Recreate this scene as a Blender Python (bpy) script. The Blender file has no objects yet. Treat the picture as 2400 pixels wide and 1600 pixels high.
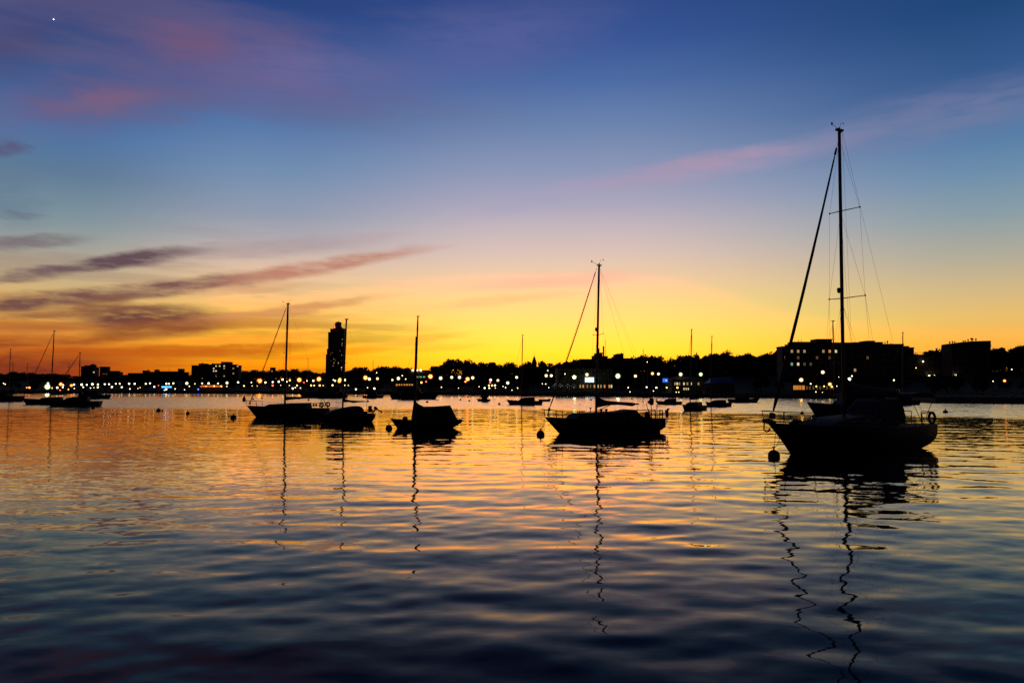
import bpy, math, random
import numpy as np
from mathutils import Vector, Matrix

random.seed(7)
R = math.radians
S = bpy.context.scene
COL = S.collection

# ------------------------------------------------------------------ camera
FPX, PITCH, CAMZ = 1800.0, R(3.34), 3.5        # focal length in pixels of the 2400 px photograph
cam_d = bpy.data.cameras.new("camera")
cam = bpy.data.objects.new("camera", cam_d)
COL.objects.link(cam)
cam_d.sensor_width = 36.0
cam_d.lens = FPX / 2400 * 36
cam_d.clip_start, cam_d.clip_end = 0.1, 30000
cam.location = (0, 0, CAMZ)
cam.rotation_euler = (R(90) + PITCH, 0, 0)
S.camera = cam
S.render.engine = 'CYCLES'
S.cycles.max_bounces = 6
S.cycles.glossy_bounces = 4
S.cycles.diffuse_bounces = 2
S.cycles.sample_clamp_indirect = 7.0
S.cycles.use_denoising = False
S.view_settings.view_transform = 'Standard'
S.view_settings.look = 'None'
S.view_settings.exposure = 0
S.view_settings.gamma = 1
S.view_settings.use_curve_mapping = False

CP, SP = math.cos(PITCH), math.sin(PITCH)
def ray(px, py):
    a, b = (px - 1200) / FPX, (800 - py) / FPX
    return Vector((a, CP - b * SP, SP + b * CP))
def P(px, py, d):                              # the point at depth d (metres north of the viewer) on that line of sight
    r = ray(px, py); k = d / r.y
    return Vector((r.x * k, d, CAMZ + r.z * k))
def WD(py):                                    # depth at which the water surface shows at that height
    r = ray(1200, py); return -CAMZ / r.z * r.y
def azel(px, py):
    r = ray(px, py).normalized()
    return math.degrees(math.atan2(r.x, r.y)), math.degrees(math.asin(r.z))

def lin(c):
    return tuple(((x / 255) / 12.92 if x <= 10 else ((x / 255 + .055) / 1.055) ** 2.4) for x in c) + (1.0,)

# ------------------------------------------------------------------ sky
world = bpy.data.worlds.new("World")
S.world = world
world.use_nodes = True
NT = world.node_tree
NT.nodes.clear()
def nd(t, **k):
    n = NT.nodes.new(t)
    for a, b in k.items(): setattr(n, a, b)
    return n
def lk(a, b): NT.links.new(a, b)
def mth(op, a, b=None, clamp=False):
    n = nd('ShaderNodeMath', operation=op, use_clamp=clamp)
    for i, v in enumerate((a, b)):
        if v is None: continue
        if isinstance(v, (int, float)): n.inputs[i].default_value = v
        else: lk(v, n.inputs[i])
    return n.outputs[0]
def smooth(v, a, b, lo=0.0, hi=1.0):
    n = nd('ShaderNodeMapRange', interpolation_type='SMOOTHSTEP')
    lk(v, n.inputs[0])
    for i, x in enumerate((a, b, lo, hi)): n.inputs[i + 1].default_value = x
    return n.outputs[0]
def mix(f, a, b):
    n = nd('ShaderNodeMix', data_type='RGBA')
    lk(f, n.inputs[0])
    for s, v in ((6, a), (7, b)):
        if isinstance(v, tuple): n.inputs[s].default_value = v
        else: lk(v, n.inputs[s])
    return n.outputs[2]
tc = nd('ShaderNodeTexCoord')
sep = nd('ShaderNodeSeparateXYZ'); lk(tc.outputs['Generated'], sep.inputs[0])
AZ = mth('MULTIPLY', mth('ARCTAN2', sep.outputs[0], sep.outputs[1]), 57.2958)
EL = mth('MULTIPLY', mth('ARCSINE', sep.outputs[2]), 57.2958)
ELP = mth('DIVIDE', EL, 45.0, True)
def ramp(stops):
    n = nd('ShaderNodeValToRGB'); lk(ELP, n.inputs[0])
    e = n.color_ramp.elements
    st = sorted((max(0, min(1, el / 45)), c) for el, c in stops)
    while len(e) < len(st): e.new(0.5)
    for q, (p, c) in zip(e, st): q.position = p; q.color = lin(c)
    return n.outputs[0]
def column(px, rows, top):
    return ramp([(azel(px, y)[1], c) for y, c in rows] + [(44.9, top)])
c_mid = column(1200, [(0, (46, 73, 136)), (100, (57, 86, 150)), (200, (78, 108, 164)), (300, (108, 132, 174)), (400, (140, 151, 183)),
    (480, (172, 167, 188)), (540, (200, 184, 188)), (600, (224, 196, 182)), (660, (247, 208, 160)), (700, (253, 218, 140)),
    (745, (254, 228, 118)), (785, (255, 236, 88)), (825, (255, 238, 52)), (862, (255, 222, 30)), (900, (255, 190, 15))], (11, 19, 48))
c_lef = column(120, [(0, (34, 60, 116)), (200, (62, 92, 146)), (300, (76, 114, 164)), (400, (94, 122, 150)), (500, (124, 146, 156)),
    (560, (152, 158, 154)), (620, (182, 168, 142)), (680, (212, 178, 120)), (730, (222, 168, 86)), (780, (226, 146, 54)),
    (820, (218, 116, 32)), (850, (196, 84, 20)), (890, (170, 60, 16))], (9, 16, 42))
c_qlf = column(620, [(0, (42, 68, 128)), (200, (70, 100, 158)), (300, (88, 122, 170)), (400, (114, 142, 176)), (500, (146, 156, 176)),
    (560, (178, 172, 178)), (620, (220, 190, 166)), (680, (245, 200, 138)), (730, (252, 198, 100)), (780, (255, 190, 58)),
    (825, (255, 172, 22)), (865, (255, 150, 8)), (900, (240, 110, 5))], (10, 17, 45))
c_rig = column(2350, [(0, (32, 70, 120)), (200, (58, 94, 146)), (300, (82, 122, 166)), (400, (108, 142, 172)), (500, (138, 158, 166)),
    (600, (178, 172, 152)), (680, (212, 184, 132)), (740, (234, 190, 106)), (790, (243, 184, 76)), (850, (240, 166, 48)),
    (900, (225, 140, 30))], (8, 16, 42))
c_back = ramp([(0, (20, 22, 34)), (8, (26, 26, 42)), (20, (17, 21, 40)), (44.9, (9, 14, 34))])
sky = mix(smooth(AZ, azel(120, 900)[0], azel(620, 900)[0]), c_lef, c_qlf)
sky = mix(smooth(AZ, azel(600, 900)[0], azel(1200, 900)[0]), sky, c_mid)
sky = mix(smooth(AZ, azel(1400, 900)[0], azel(2400, 900)[0]), sky, c_rig)
sky = mix(smooth(mth('ABSOLUTE', AZ), 45, 110), sky, c_back)
# cirrus: soft elongated bands at their own bearing and height in the sky, broken up by noise
comb = nd('ShaderNodeCombineXYZ'); lk(AZ, comb.inputs[0]); lk(EL, comb.inputs[1])
def sky_noise(sx, sy, detail, w):
    m = nd('ShaderNodeMapping'); m.inputs['Scale'].default_value = (sx, sy, 1); m.inputs['Rotation'].default_value = (0, 0, R(-5))
    m.inputs['Location'].default_value = (w, w * 1.7, 0)
    lk(comb.outputs[0], m.inputs[0])
    n = nd('ShaderNodeTexNoise'); n.inputs['Scale'].default_value = 1; n.inputs['Detail'].default_value = detail
    n.inputs['Roughness'].default_value = 0.62
    lk(m.outputs[0], n.inputs[0]); return n
n1 = sky_noise(.11, .42, 5, 3.1)
n2 = sky_noise(.30, 1.5, 7, 8.4)
wv = nd('ShaderNodeVectorMath', operation='SUBTRACT'); lk(n1.outputs['Color'], wv.inputs[0]); wv.inputs[1].default_value = (.5, .5, .5)
wm = nd('ShaderNodeVectorMath', operation='MULTIPLY'); lk(wv.outputs[0], wm.inputs[0]); wm.inputs[1].default_value = (7, 2.0, 0)
wa = nd('ShaderNodeVectorMath', operation='ADD'); lk(comb.outputs[0], wa.inputs[0]); lk(wm.outputs[0], wa.inputs[1])
wv2 = nd('ShaderNodeVectorMath', operation='SUBTRACT'); lk(n2.outputs['Color'], wv2.inputs[0]); wv2.inputs[1].default_value = (.5, .5, .5)
wm2 = nd('ShaderNodeVectorMath', operation='MULTIPLY'); lk(wv2.outputs[0], wm2.inputs[0]); wm2.inputs[1].default_value = (2.0, .9, 0)
wb = nd('ShaderNodeVectorMath', operation='ADD'); lk(wa.outputs[0], wb.inputs[0]); lk(wm2.outputs[0], wb.inputs[1])
NF = smooth(n2.outputs['Fac'], .28, .62, .62, 1.12)
wc1 = nd('ShaderNodeVectorMath', operation='SCALE'); lk(wm.outputs[0], wc1.inputs[0]); wc1.inputs['Scale'].default_value = .38
wc2 = nd('ShaderNodeVectorMath', operation='ADD'); lk(wc1.outputs[0], wc2.inputs[0]); lk(comb.outputs[0], wc2.inputs[1])
wc3 = nd('ShaderNodeVectorMath', operation='SCALE'); lk(wm2.outputs[0], wc3.inputs[0]); wc3.inputs['Scale'].default_value = .75
wc = nd('ShaderNodeVectorMath', operation='ADD'); lk(wc2.outputs[0], wc.inputs[0]); lk(wc3.outputs[0], wc.inputs[1])
NS = smooth(n2.outputs['Fac'], .32, .60, .58, 1.12)
def streak(p, q, hw, col, op): band(p, q, hw, col, op, .25, wc, NS)
def band(p, q, hw, col, op, hard=.12, vec=None, nf=None):
    a, b = azel(*p), azel(*q)
    mid = ((a[0] + b[0]) / 2, (a[1] + b[1]) / 2)
    ang = math.atan2(b[1] - a[1], b[0] - a[0])
    L = math.hypot(b[0] - a[0], b[1] - a[1]) / 2 * 1.4
    m = ((p[0] + q[0]) / 2, (p[1] + q[1]) / 2)
    W = abs(azel(m[0], m[1] - hw)[1] - azel(m[0], m[1] + hw)[1]) / 2 * 1.9
    mp = nd('ShaderNodeMapping', vector_type='TEXTURE')
    mp.inputs['Location'].default_value = (mid[0], mid[1], 0)
    mp.inputs['Rotation'].default_value = (0, 0, ang)
    mp.inputs['Scale'].default_value = (L, W, 1)
    lk((vec or wb).outputs[0], mp.inputs[0])
    ln = nd('ShaderNodeVectorMath', operation='LENGTH'); lk(mp.outputs[0], ln.inputs[0])
    f = mth('MULTIPLY', smooth(ln.outputs[1], hard, 1.0, op, 0.0), nf or NF, True)
    global sky
    sky = mix(f, sky, lin(col))
def veil(sx_, sy_, w, lo, hi, a0, a1, e0, e1, e2, e3, col, op):   # broad thin streaked cloud over part of the sky
    global sky
    n = sky_noise(sx_, sy_, 4, w)
    f = mth('MULTIPLY', smooth(n.outputs['Fac'], lo, hi, 0, op), smooth(AZ, a0, a1, 1, 0))
    f = mth('MULTIPLY', f, mth('MULTIPLY', smooth(EL, e0, e1), smooth(EL, e2, e3, 1, 0)), True)
    sky = mix(f, sky, lin(col))
veil(.035, .22, 12.3, .38, .62, -16, 6, 16.5, 20.5, 26, 33, (106, 94, 130), .52)
veil(.055, .62, 4.7, .44, .66, -24, -4, 4.5, 6.5, 9, 13, (150, 122, 112), .4)
veil(.055, .85, 9.9, .42, .64, -20, 2, 0, 1, 4.2, 6.5, (170, 78, 30), .6)
band((280, 110), (820, 135), 75, (108, 88, 130), .55)
band((330, 98), (540, 104), 34, (124, 86, 114), .45)
band((-150, 275), (540, 205), 48, (112, 90, 126), .6)
band((120, 258), (380, 232), 24, (136, 100, 122), .4)
band((480, 165), (980, 180), 55, (108, 104, 152), .6)
band((880, 140), (1450, 20), 70, (92, 98, 154), .55)
band((-120, 110), (150, 100), 50, (78, 68, 104), .5)
band((-60, 350), (50, 336), 16, (88, 84, 118), .8)
band((-80, 470), (110, 470), 55, (92, 116, 142), .45)
band((-20, 500), (120, 508), 7, (104, 112, 128), .6)
streak((-60, 574), (210, 558), 12, (116, 104, 112), .75)
streak((-120, 660), (260, 620), 12, (122, 98, 96), .8)
streak((90, 638), (480, 584), 13, (100, 76, 84), .95)
streak((400, 594), (850, 562), 17, (168, 148, 152), .5)
streak((780, 570), (960, 548), 8, (186, 162, 168), .4)
streak((-140, 722), (340, 684), 16, (118, 80, 72), .95)
streak((180, 698), (640, 646), 14, (126, 86, 80), .95)
streak((500, 664), (1000, 584), 13, (190, 128, 108), .85)
streak((440, 690), (720, 664), 8, (220, 162, 118), .6)
streak((180, 716), (330, 700), 12, (128, 84, 66), .8)
streak((-100, 748), (420, 716), 9, (146, 92, 62), .75)
streak((180, 752), (520, 742), 24, (112, 68, 60), .95)
streak((230, 780), (540, 762), 16, (148, 82, 46), .85)
streak((430, 756), (900, 694), 10, (214, 142, 90), .7)
streak((-100, 776), (200, 764), 10, (178, 104, 52), .6)
streak((-140, 806), (360, 790), 11, (150, 72, 34), .8)
streak((40, 828), (560, 822), 10, (190, 88, 20), .8)
streak((-200, 866), (250, 850), 24, (112, 48, 32), .8)
streak((300, 832), (820, 804), 10, (206, 104, 22), .8)
streak((420, 804), (760, 782), 8, (238, 154, 48), .65)
streak((640, 842), (920, 814), 7, (248, 154, 22), .65)
streak((840, 808), (1100, 782), 7, (250, 188, 62), .75)
streak((900, 828), (1120, 808), 5, (252, 198, 46), .55)
streak((1000, 722), (1360, 684), 9, (244, 190, 128), .5)
streak((1050, 674), (1520, 636), 13, (240, 184, 156), .5)
streak((1300, 446), (2040, 312), 22, (172, 152, 180), .55)
band((1480, 402), (1860, 342), 16, (182, 146, 168), .35)
streak((1850, 352), (2560, 178), 48, (122, 127, 162), .5)
band((1120, 500), (1420, 430), 18, (168, 162, 192), .4)
# the glow round the sunset point is far brighter in red than the film can show
rgb = nd('ShaderNodeSeparateColor'); lk(sky, rgb.inputs[0])
crgb = nd('ShaderNodeCombineColor')
lk(mth('ADD', rgb.outputs[0], smooth(rgb.outputs[0], .84, 1.03, 0, .95)), crgb.inputs[0])
lk(rgb.outputs[1], crgb.inputs[1]); lk(rgb.outputs[2], crgb.inputs[2])
sky = crgb.outputs[0]
# the last of the sun's own skylight, from a physical sky with the sun just under the horizon
nish = nd('ShaderNodeTexSky', sky_type='NISHITA', sun_disc=False)
nish.sun_elevation = R(-3.0); nish.sun_rotation = R(2)
add = nd('ShaderNodeMix', data_type='RGBA', blend_type='ADD'); add.inputs[0].default_value = 0.01
lk(sky, add.inputs[6]); lk(nish.outputs[0], add.inputs[7])
bg = nd('ShaderNodeBackground'); lk(add.outputs[2], bg.inputs[0]); bg.inputs[1].default_value = 1.0
out = nd('ShaderNodeOutputWorld'); lk(bg.outputs[0], out.inputs[0])

# ------------------------------------------------------------------ helpers
def mat(name, col, rough=.7, var=.35, scale=3.0, metallic=0.0, spec=.3):
    m = bpy.data.materials.new(name); m.use_nodes = True
    t = m.node_tree; b = t.nodes['Principled BSDF']
    n = t.nodes.new('ShaderNodeTexNoise'); n.inputs['Scale'].default_value = scale; n.inputs['Detail'].default_value = 4
    c = t.nodes.new('ShaderNodeTexCoord'); t.links.new(c.outputs['Object'], n.inputs[0])
    r = t.nodes.new('ShaderNodeValToRGB'); t.links.new(n.outputs['Fac'], r.inputs[0])
    r.color_ramp.elements[0].position = .3; r.color_ramp.elements[1].position = .7
    r.color_ramp.elements[0].color = tuple(x * (1 - var) for x in col) + (1,)
    r.color_ramp.elements[1].color = tuple(x * (1 + var) for x in col) + (1,)
    t.links.new(r.outputs[0], b.inputs['Base Color'])
    b.inputs['Roughness'].default_value = rough
    b.inputs['Metallic'].default_value = metallic
    b.inputs['Specular IOR Level'].default_value = spec
    return m
def emat(name, col, strength):
    m = bpy.data.materials.new(name); m.use_nodes = True
    b = m.node_tree.nodes['Principled BSDF']
    b.inputs['Base Color'].default_value = tuple(min(1, x * .5) for x in col) + (1,)
    b.inputs['Emission Color'].default_value = col + (1,)
    b.inputs['Emission Strength'].default_value = strength
    return m
M = dict(
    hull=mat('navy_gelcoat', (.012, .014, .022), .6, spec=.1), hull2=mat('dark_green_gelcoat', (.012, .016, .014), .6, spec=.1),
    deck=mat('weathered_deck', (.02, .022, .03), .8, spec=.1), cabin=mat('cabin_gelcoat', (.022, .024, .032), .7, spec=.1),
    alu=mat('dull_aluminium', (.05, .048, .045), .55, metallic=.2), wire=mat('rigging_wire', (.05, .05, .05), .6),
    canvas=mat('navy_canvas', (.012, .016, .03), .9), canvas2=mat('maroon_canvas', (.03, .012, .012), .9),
    rope=mat('mooring_rope', (.06, .05, .04), .9), rubber=mat('black_rubber', (.015, .015, .015), .7),
    buoy=mat('grimy_buoy_plastic', (.06, .035, .03), .6), glass=mat('dark_glass', (.01, .012, .015), .3, spec=.3),
    steel=mat('stainless_rail', (.06, .06, .06), .5, metallic=.3),
    ground=mat('shore_ground', (.014, .014, .011), .95, scale=.2, spec=.05), stone=mat('seawall_stone', (.05, .045, .04), .9, scale=.8),
    leaf=mat('foliage', (.022, .028, .012), .9, scale=.6, spec=.1), bark=mat('bark', (.03, .024, .018), .95, scale=2),
    brick=mat('dark_brick', (.06, .042, .034), .9, scale=1.2), concrete=mat('concrete', (.06, .057, .052), .9, scale=.5),
    stucco=mat('stucco', (.08, .072, .05), .9, scale=.5), roof=mat('roof_felt', (.03, .028, .026), .95),
    slate=mat('slate_roof', (.03, .032, .045), .8), tarp=mat('blue_tarpaulin', (.05, .06, .16), .6),
    wood=mat('dock_timber', (.045, .036, .028), .9), pole=mat('painted_lamp_post', (.02, .022, .02), .6),
    tent=mat('white_tent_fabric', (.55, .55, .48), .8, .08),
    L_w=emat('lamp_white', (1.0, .90, .56), 4.5), L_y=emat('lamp_yellow', (1.0, .58, .14), 4.0), L_o=emat('lamp_sodium', (1.0, .24, .03), 6.0),
    L_g=emat('lamp_greenish', (.86, 1.0, .52), 5.0), L_v=emat('lamp_warm_white', (1.0, .76, .34), 4.2), L_r=emat('lamp_red', (1.0, .06, .04), 8), L_b=emat('lamp_blue', (.05, .10, 1.0), 6),
    W_warm=emat('window_warm', (1.0, .64, .25), .42), W_bright=emat('window_bright', (1.0, .80, .44), .9), W_orange=emat('window_orange', (1.0, .36, .06), .8),
    W_dim=emat('window_dim', (1.0, .58, .22), .10), W_green=emat('window_green', (.55, 1.0, .6), .35),
    S_white=emat('sign_white', (.80, .95, 1.0), 1.4), S_blue=emat('sign_blue', (.03, .16, .9), 1.2), S_sky=emat('sign_sky_blue', (.08, .42, 1.0), 2.2),
    awning=emat('awning_lamplight', (1.0, .22, .05), .7), star=emat('planet_light', (1.0, 1.0, 1.0), 5.0),
)
for k_, f_ in (('w', 11), ('y', 10), ('o', 14), ('g', 13), ('v', 10)):   # the most powerful lamps
    m_ = M['L_' + k_].copy(); m_.name = M['L_' + k_].name + '_strong'; m_.node_tree.nodes['Principled BSDF'].inputs['Emission Strength'].default_value = f_; M['L_' + k_ + '3'] = m_
class MB:
    def __init__(s): s.v, s.f = [], []
    def add(s, v, f):
        o = len(s.v); s.v += [tuple(x) for x in v]; s.f += [tuple(i + o for i in q) for q in f]; return s
    def tube(s, p, q, r0, r1=None, n=8):
        r1 = r0 if r1 is None else r1
        p, q = Vector(p), Vector(q); d = (q - p)
        if d.length < 1e-6: return s
        d.normalize(); a = d.cross(Vector((0, 0, 1)) if abs(d.z) < .95 else Vector((1, 0, 0))).normalized(); b = d.cross(a)
        v = []
        for c, r in ((p, r0), (q, r1)):
            v += [c + (a * math.cos(k * 2 * math.pi / n) + b * math.sin(k * 2 * math.pi / n)) * r for k in range(n)]
        f = [(k, (k + 1) % n, n + (k + 1) % n, n + k) for k in range(n)]
        f += [tuple(range(n - 1, -1, -1)), tuple(range(n, 2 * n))]
        return s.add(v, f)
    def path(s, pts, rs, n=8):
        pts = [Vector(p) for p in pts]
        if not isinstance(rs, (list, tuple)): rs = [rs] * len(pts)
        v, f = [], []
        up = None
        for i, p in enumerate(pts):
            d = (pts[min(i + 1, len(pts) - 1)] - pts[max(i - 1, 0)]).normalized()
            if up is None: up = Vector((0, 0, 1)) if abs(d.z) < .9 else Vector((0, 1, 0))
            a = d.cross(up).normalized(); b = a.cross(d).normalized(); up = b
            v += [p + (a * math.cos(k * 2 * math.pi / n) + b * math.sin(k * 2 * math.pi / n)) * rs[i] for k in range(n)]
        for i in range(len(pts) - 1):
            f += [(i * n + k, i * n + (k + 1) % n, (i + 1) * n + (k + 1) % n, (i + 1) * n + k) for k in range(n)]
        f += [tuple(range(n - 1, -1, -1)), tuple(range((len(pts) - 1) * n, len(pts) * n))]
        return s.add(v, f)
    def box(s, x0, x1, y0, y1, z0, z1):
        v = [(x, y, z) for z in (z0, z1) for y in (y0, y1) for x in (x0, x1)]
        return s.add(v, [(0, 2, 3, 1), (4, 5, 7, 6), (0, 1, 5, 4), (2, 6, 7, 3), (0, 4, 6, 2), (1, 3, 7, 5)])
    def prism(s, poly, w, tap=0.0, y=0.0):     # side profile (x, z) given thickness across y, narrowing upward
        z0 = min(p[1] for p in poly); n = len(poly)
        v = [(p[0], y + sg * max(.02, w - tap * (p[1] - z0)), p[1]) for sg in (-1, 1) for p in poly]
        f = [tuple(range(n)), tuple(range(2 * n - 1, n - 1, -1))] + [(k, n + k, n + (k + 1) % n, (k + 1) % n) for k in range(n)]
        return s.add(v, f)
    def lathe(s, c, prof, n=14):
        c = Vector(c); v, f = [], []
        for r, z in prof: v += [c + Vector((math.cos(k * 2 * math.pi / n) * r, math.sin(k * 2 * math.pi / n) * r, z)) for k in range(n)]
        m = len(prof)
        for i in range(m - 1): f += [(i * n + k, i * n + (k + 1) % n, (i + 1) * n + (k + 1) % n, (i + 1) * n + k) for k in range(n)]
        f += [tuple(range(n - 1, -1, -1)), tuple(range((m - 1) * n, m * n))]
        return s.add(v, f)
    def ball(s, c, r, n=12, m=7, sz=1.0):
        return s.lathe(c, [(max(.001, r * math.sin(math.pi * i / m)), -r * sz * math.cos(math.pi * i / m)) for i in range(m + 1)], n)
    def torus(s, c, Rr, r, axis='x', n=16, m=8):
        v, f = [], []
        for i in range(n):
            a = 2 * math.pi * i / n
            for j in range(m):
                b = 2 * math.pi * j / m; q = Rr + r * math.cos(b); w = r * math.sin(b)
                p = (w, q * math.cos(a), q * math.sin(a)) if axis == 'x' else (q * math.cos(a), w, q * math.sin(a))
                v.append(Vector(c) + Vector(p))
        for i in range(n):
            for j in range(m):
                f.append((i * m + j, ((i + 1) % n) * m + j, ((i + 1) % n) * m + (j + 1) % m, i * m + (j + 1) % m))
        return s.add(v, f)
    def mesh(s, name, m, ang=35):
        me = bpy.data.meshes.new(name); me.from_pydata(s.v, [], s.f); me.update()
        me.materials.append(m)
        if ang: me.shade_smooth(); me.set_sharp_from_angle(angle=R(ang))
        return me
    def build(s, name, m, parent=None, ang=35):
        return link(name, s.mesh(name, m, ang), parent)
def link(name, me, parent=None, loc=None):
    o = bpy.data.objects.new(name, me); COL.objects.link(o)
    if parent is not None: o.parent = parent
    if loc is not None: o.location = loc
    return o
def tag(o, label=None, cat=None, group=None, kind=None):
    for k, v in (('label', label), ('category', cat), ('group', group), ('kind', kind)):
        if v: o[k] = v
    return o
def thing(name, label, cat, loc, rz=0, group=None):
    o = bpy.data.objects.new(name, None); COL.objects.link(o)
    o.empty_display_size = .5; o.location = loc; o.rotation_euler = (0, 0, rz)
    return tag(o, label, cat, group)
def interp(x, pts):
    return float(np.interp(x, [p[0] for p in pts], [p[1] for p in pts]))

# ------------------------------------------------------------------ water
def build_water():
    rng = np.random.default_rng(31)
    ys = [-14.0]
    while ys[-1] < 5: ys.append(ys[-1] + .5)
    while ys[-1] < 430: ys.append(ys[-1] + max(.11, ys[-1] * .0055))
    ys = np.array(ys + [800, 2500.]); nx = 760
    t = np.linspace(-1, 1, nx)
    half = 22 + np.maximum(ys, 0) * .92
    X = t[None, :] * half[:, None]; Y = np.repeat(ys[:, None], nx, 1)
    sp = np.maximum(np.gradient(ys)[:, None], (2 * half / nx)[:, None])
    Z = np.zeros_like(X)
    for i in range(90):                         # wind ripples: many small wave trains
        lam = math.exp(rng.uniform(math.log(.5), math.log(5.5)))
        th = rng.normal(R(84), R(34))
        sl = .0038 * (1.05 if lam < 1.6 else 1.0 if lam < 3 else .6)
        k = 2 * math.pi / lam
        fade = np.clip((lam / sp - 3) / 4, 0, 1)
        Z += fade * sl / k * math.sqrt(2) * np.sin(k * (X * math.cos(th) + Y * math.sin(th)) + rng.uniform(0, 6.28))
    # ripples come and go in patches
    patch = .75 + .35 * np.sin(X * .13 + Y * .05 + 1.3) * np.sin(Y * .11 - X * .031 + .4)
    # a lee on the left, where the ripples are fainter
    q = np.clip((X + 9 + .12 * Y) / 11, 0, 1); Z *= patch * (.58 + .42 * q * q * (3 - 2 * q))
    Z[-3:, :] = 0
    X[:, 0] = -2600; X[:, -1] = 2600; Z[:, [0, -1]] = 0
    v = np.stack([X, Y, Z], -1).reshape(-1, 3).astype(np.float32)
    ny = len(ys)
    ii = (np.arange(ny - 1)[:, None] * nx + np.arange(nx - 1)[None, :]).reshape(-1)
    q = np.stack([ii, ii + 1, ii + nx + 1, ii + nx], -1).astype(np.int32)
    me = bpy.data.meshes.new('water')
    me.vertices.add(len(v)); me.vertices.foreach_set('co', v.ravel())
    me.loops.add(q.size); me.loops.foreach_set('vertex_index', q.ravel())
    me.polygons.add(len(q)); me.polygons.foreach_set('loop_start', np.arange(0, q.size, 4, dtype=np.int32))
    me.update(calc_edges=True); me.shade_smooth()
    m = bpy.data.materials.new('harbour_water'); m.use_nodes = True
    T = m.node_tree; T.nodes.remove(T.nodes['Principled BSDF'])
    def N(t, **k):
        n = T.nodes.new(t)
        for a, c in k.items(): setattr(n, a, c)
        return n
    L = T.links.new
    geo = N('ShaderNodeNewGeometry'); sx = N('ShaderNodeSeparateXYZ'); L(geo.outputs['Position'], sx.inputs[0])
    def noise(scale, detail, loc):
        mp = N('ShaderNodeMapping'); mp.inputs['Scale'].default_value = scale; mp.inputs['Location'].default_value = loc
        L(geo.outputs['Position'], mp.inputs[0])
        n = N('ShaderNodeTexNoise'); n.inputs['Scale'].default_value = 1; n.inputs['Detail'].default_value = detail
        L(mp.outputs[0], n.inputs[0])
        s = N('ShaderNodeVectorMath', operation='SUBTRACT'); L(n.outputs['Color'], s.inputs[0]); s.inputs[1].default_value = (.5, .5, .5)
        return n, s.outputs[0]
    def math_(op, a, c=None):
        n = N('ShaderNodeMath', operation=op)
        for i, x in enumerate((a, c)):
            if x is None: continue
            if isinstance(x, (int, float)): n.inputs[i].default_value = x
            else: L(x, n.inputs[i])
        return n.outputs[0]
    def mr(vv, a, c, lo, hi):
        n = N('ShaderNodeMapRange', interpolation_type='SMOOTHSTEP'); L(vv, n.inputs[0])
        for i, x in enumerate((a, c, lo, hi)): n.inputs[i + 1].default_value = x
        return n.outputs[0]
    # wind: a ripply zone towards the far shore, calmer water in the anchorage
    _, wob = noise((.012, .02, 0), 2, (5, 2, 0))
    wsep = N('ShaderNodeSeparateXYZ'); L(wob, wsep.inputs[0])
    # the edge of the breeze runs slantwise: nearer on the right
    edge = math_('ADD', math_('ADD', sx.outputs[1], math_('MULTIPLY', math_('MAXIMUM', sx.outputs[0], 0), .75)), math_('MULTIPLY', wsep.outputs[0], 40))
    zone = math_('MULTIPLY', mr(edge, 112, 132, 0, 1), mr(sx.outputs[1], 205, 285, 1, .3))
    _, fine = noise((1.8, 3.6, 0), 3, (0, 0, 0))
    _, mid = noise((.35, .9, 0), 2, (9, 4, 0))
    _, brz = noise((.5, 1.0, 0), 3, (3, 7, 0))
    amp_f = mr(sx.outputs[1], 10, 60, .06, .085)
    amp_m = mr(sx.outputs[1], 35, 110, .0, .10)
    def sc(vec, f):
        n = N('ShaderNodeVectorMath', operation='SCALE'); L(vec, n.inputs[0]); L(f, n.inputs['Scale']); return n.outputs[0]
    def addv(a, c):
        n = N('ShaderNodeVectorMath', operation='ADD'); L(a, n.inputs[0]); L(c, n.inputs[1]); return n.outputs[0]
    sl = addv(sc(fine, amp_f), sc(mid, amp_m))
    # short steep wavelets driven towards the near bank by the breeze: their fronts lean that way
    bs = N('ShaderNodeSeparateXYZ'); L(brz, bs.inputs[0])
    lean = math_('MULTIPLY', math_('ADD', math_('MULTIPLY', math_('ABSOLUTE', bs.outputs[1]), .34), .028), zone)
    side = math_('MULTIPLY', math_('MULTIPLY', bs.outputs[0], .10), zone)
    cb = N('ShaderNodeCombineXYZ'); L(side, cb.inputs[0]); L(math_('MULTIPLY', lean, -1), cb.inputs[1])
    sl = addv(sl, cb.outputs[0])
    fl = N('ShaderNodeVectorMath', operation='MULTIPLY'); L(sl, fl.inputs[0]); fl.inputs[1].default_value = (1, 1, 0)
    nn = N('ShaderNodeVectorMath', operation='NORMALIZE'); L(addv(geo.outputs['Normal'], fl.outputs[0]), nn.inputs[0])
    # murky, tannin-stained harbour water: dark body under a slightly warm mirror
    gl = N('ShaderNodeBsdfGlossy'); gl.inputs['Color'].default_value = (.95, .88, .78, 1); L(mr(sx.outputs[1], 40, 140, .025, .11), gl.inputs['Roughness'])
    df = N('ShaderNodeBsdfDiffuse'); df.inputs['Color'].default_value = (.004, .011, .024, 1)
    fr = N('ShaderNodeFresnel'); fr.inputs['IOR'].default_value = 1.36
    for q in (gl, df, fr): L(nn.outputs[0], q.inputs['Normal'])
    ms = N('ShaderNodeMixShader'); L(math_('MINIMUM', math_('MULTIPLY', math_('POWER', fr.outputs[0], 2.0), 2.9), .82), ms.inputs[0]); L(df.outputs[0], ms.inputs[1]); L(gl.outputs[0], ms.inputs[2])
    L(ms.outputs[0], T.nodes['Material Output'].inputs['Surface'])
    me.materials.append(m)
    return tag(link('water', me), None, None, kind='structure')
build_water()

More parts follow.
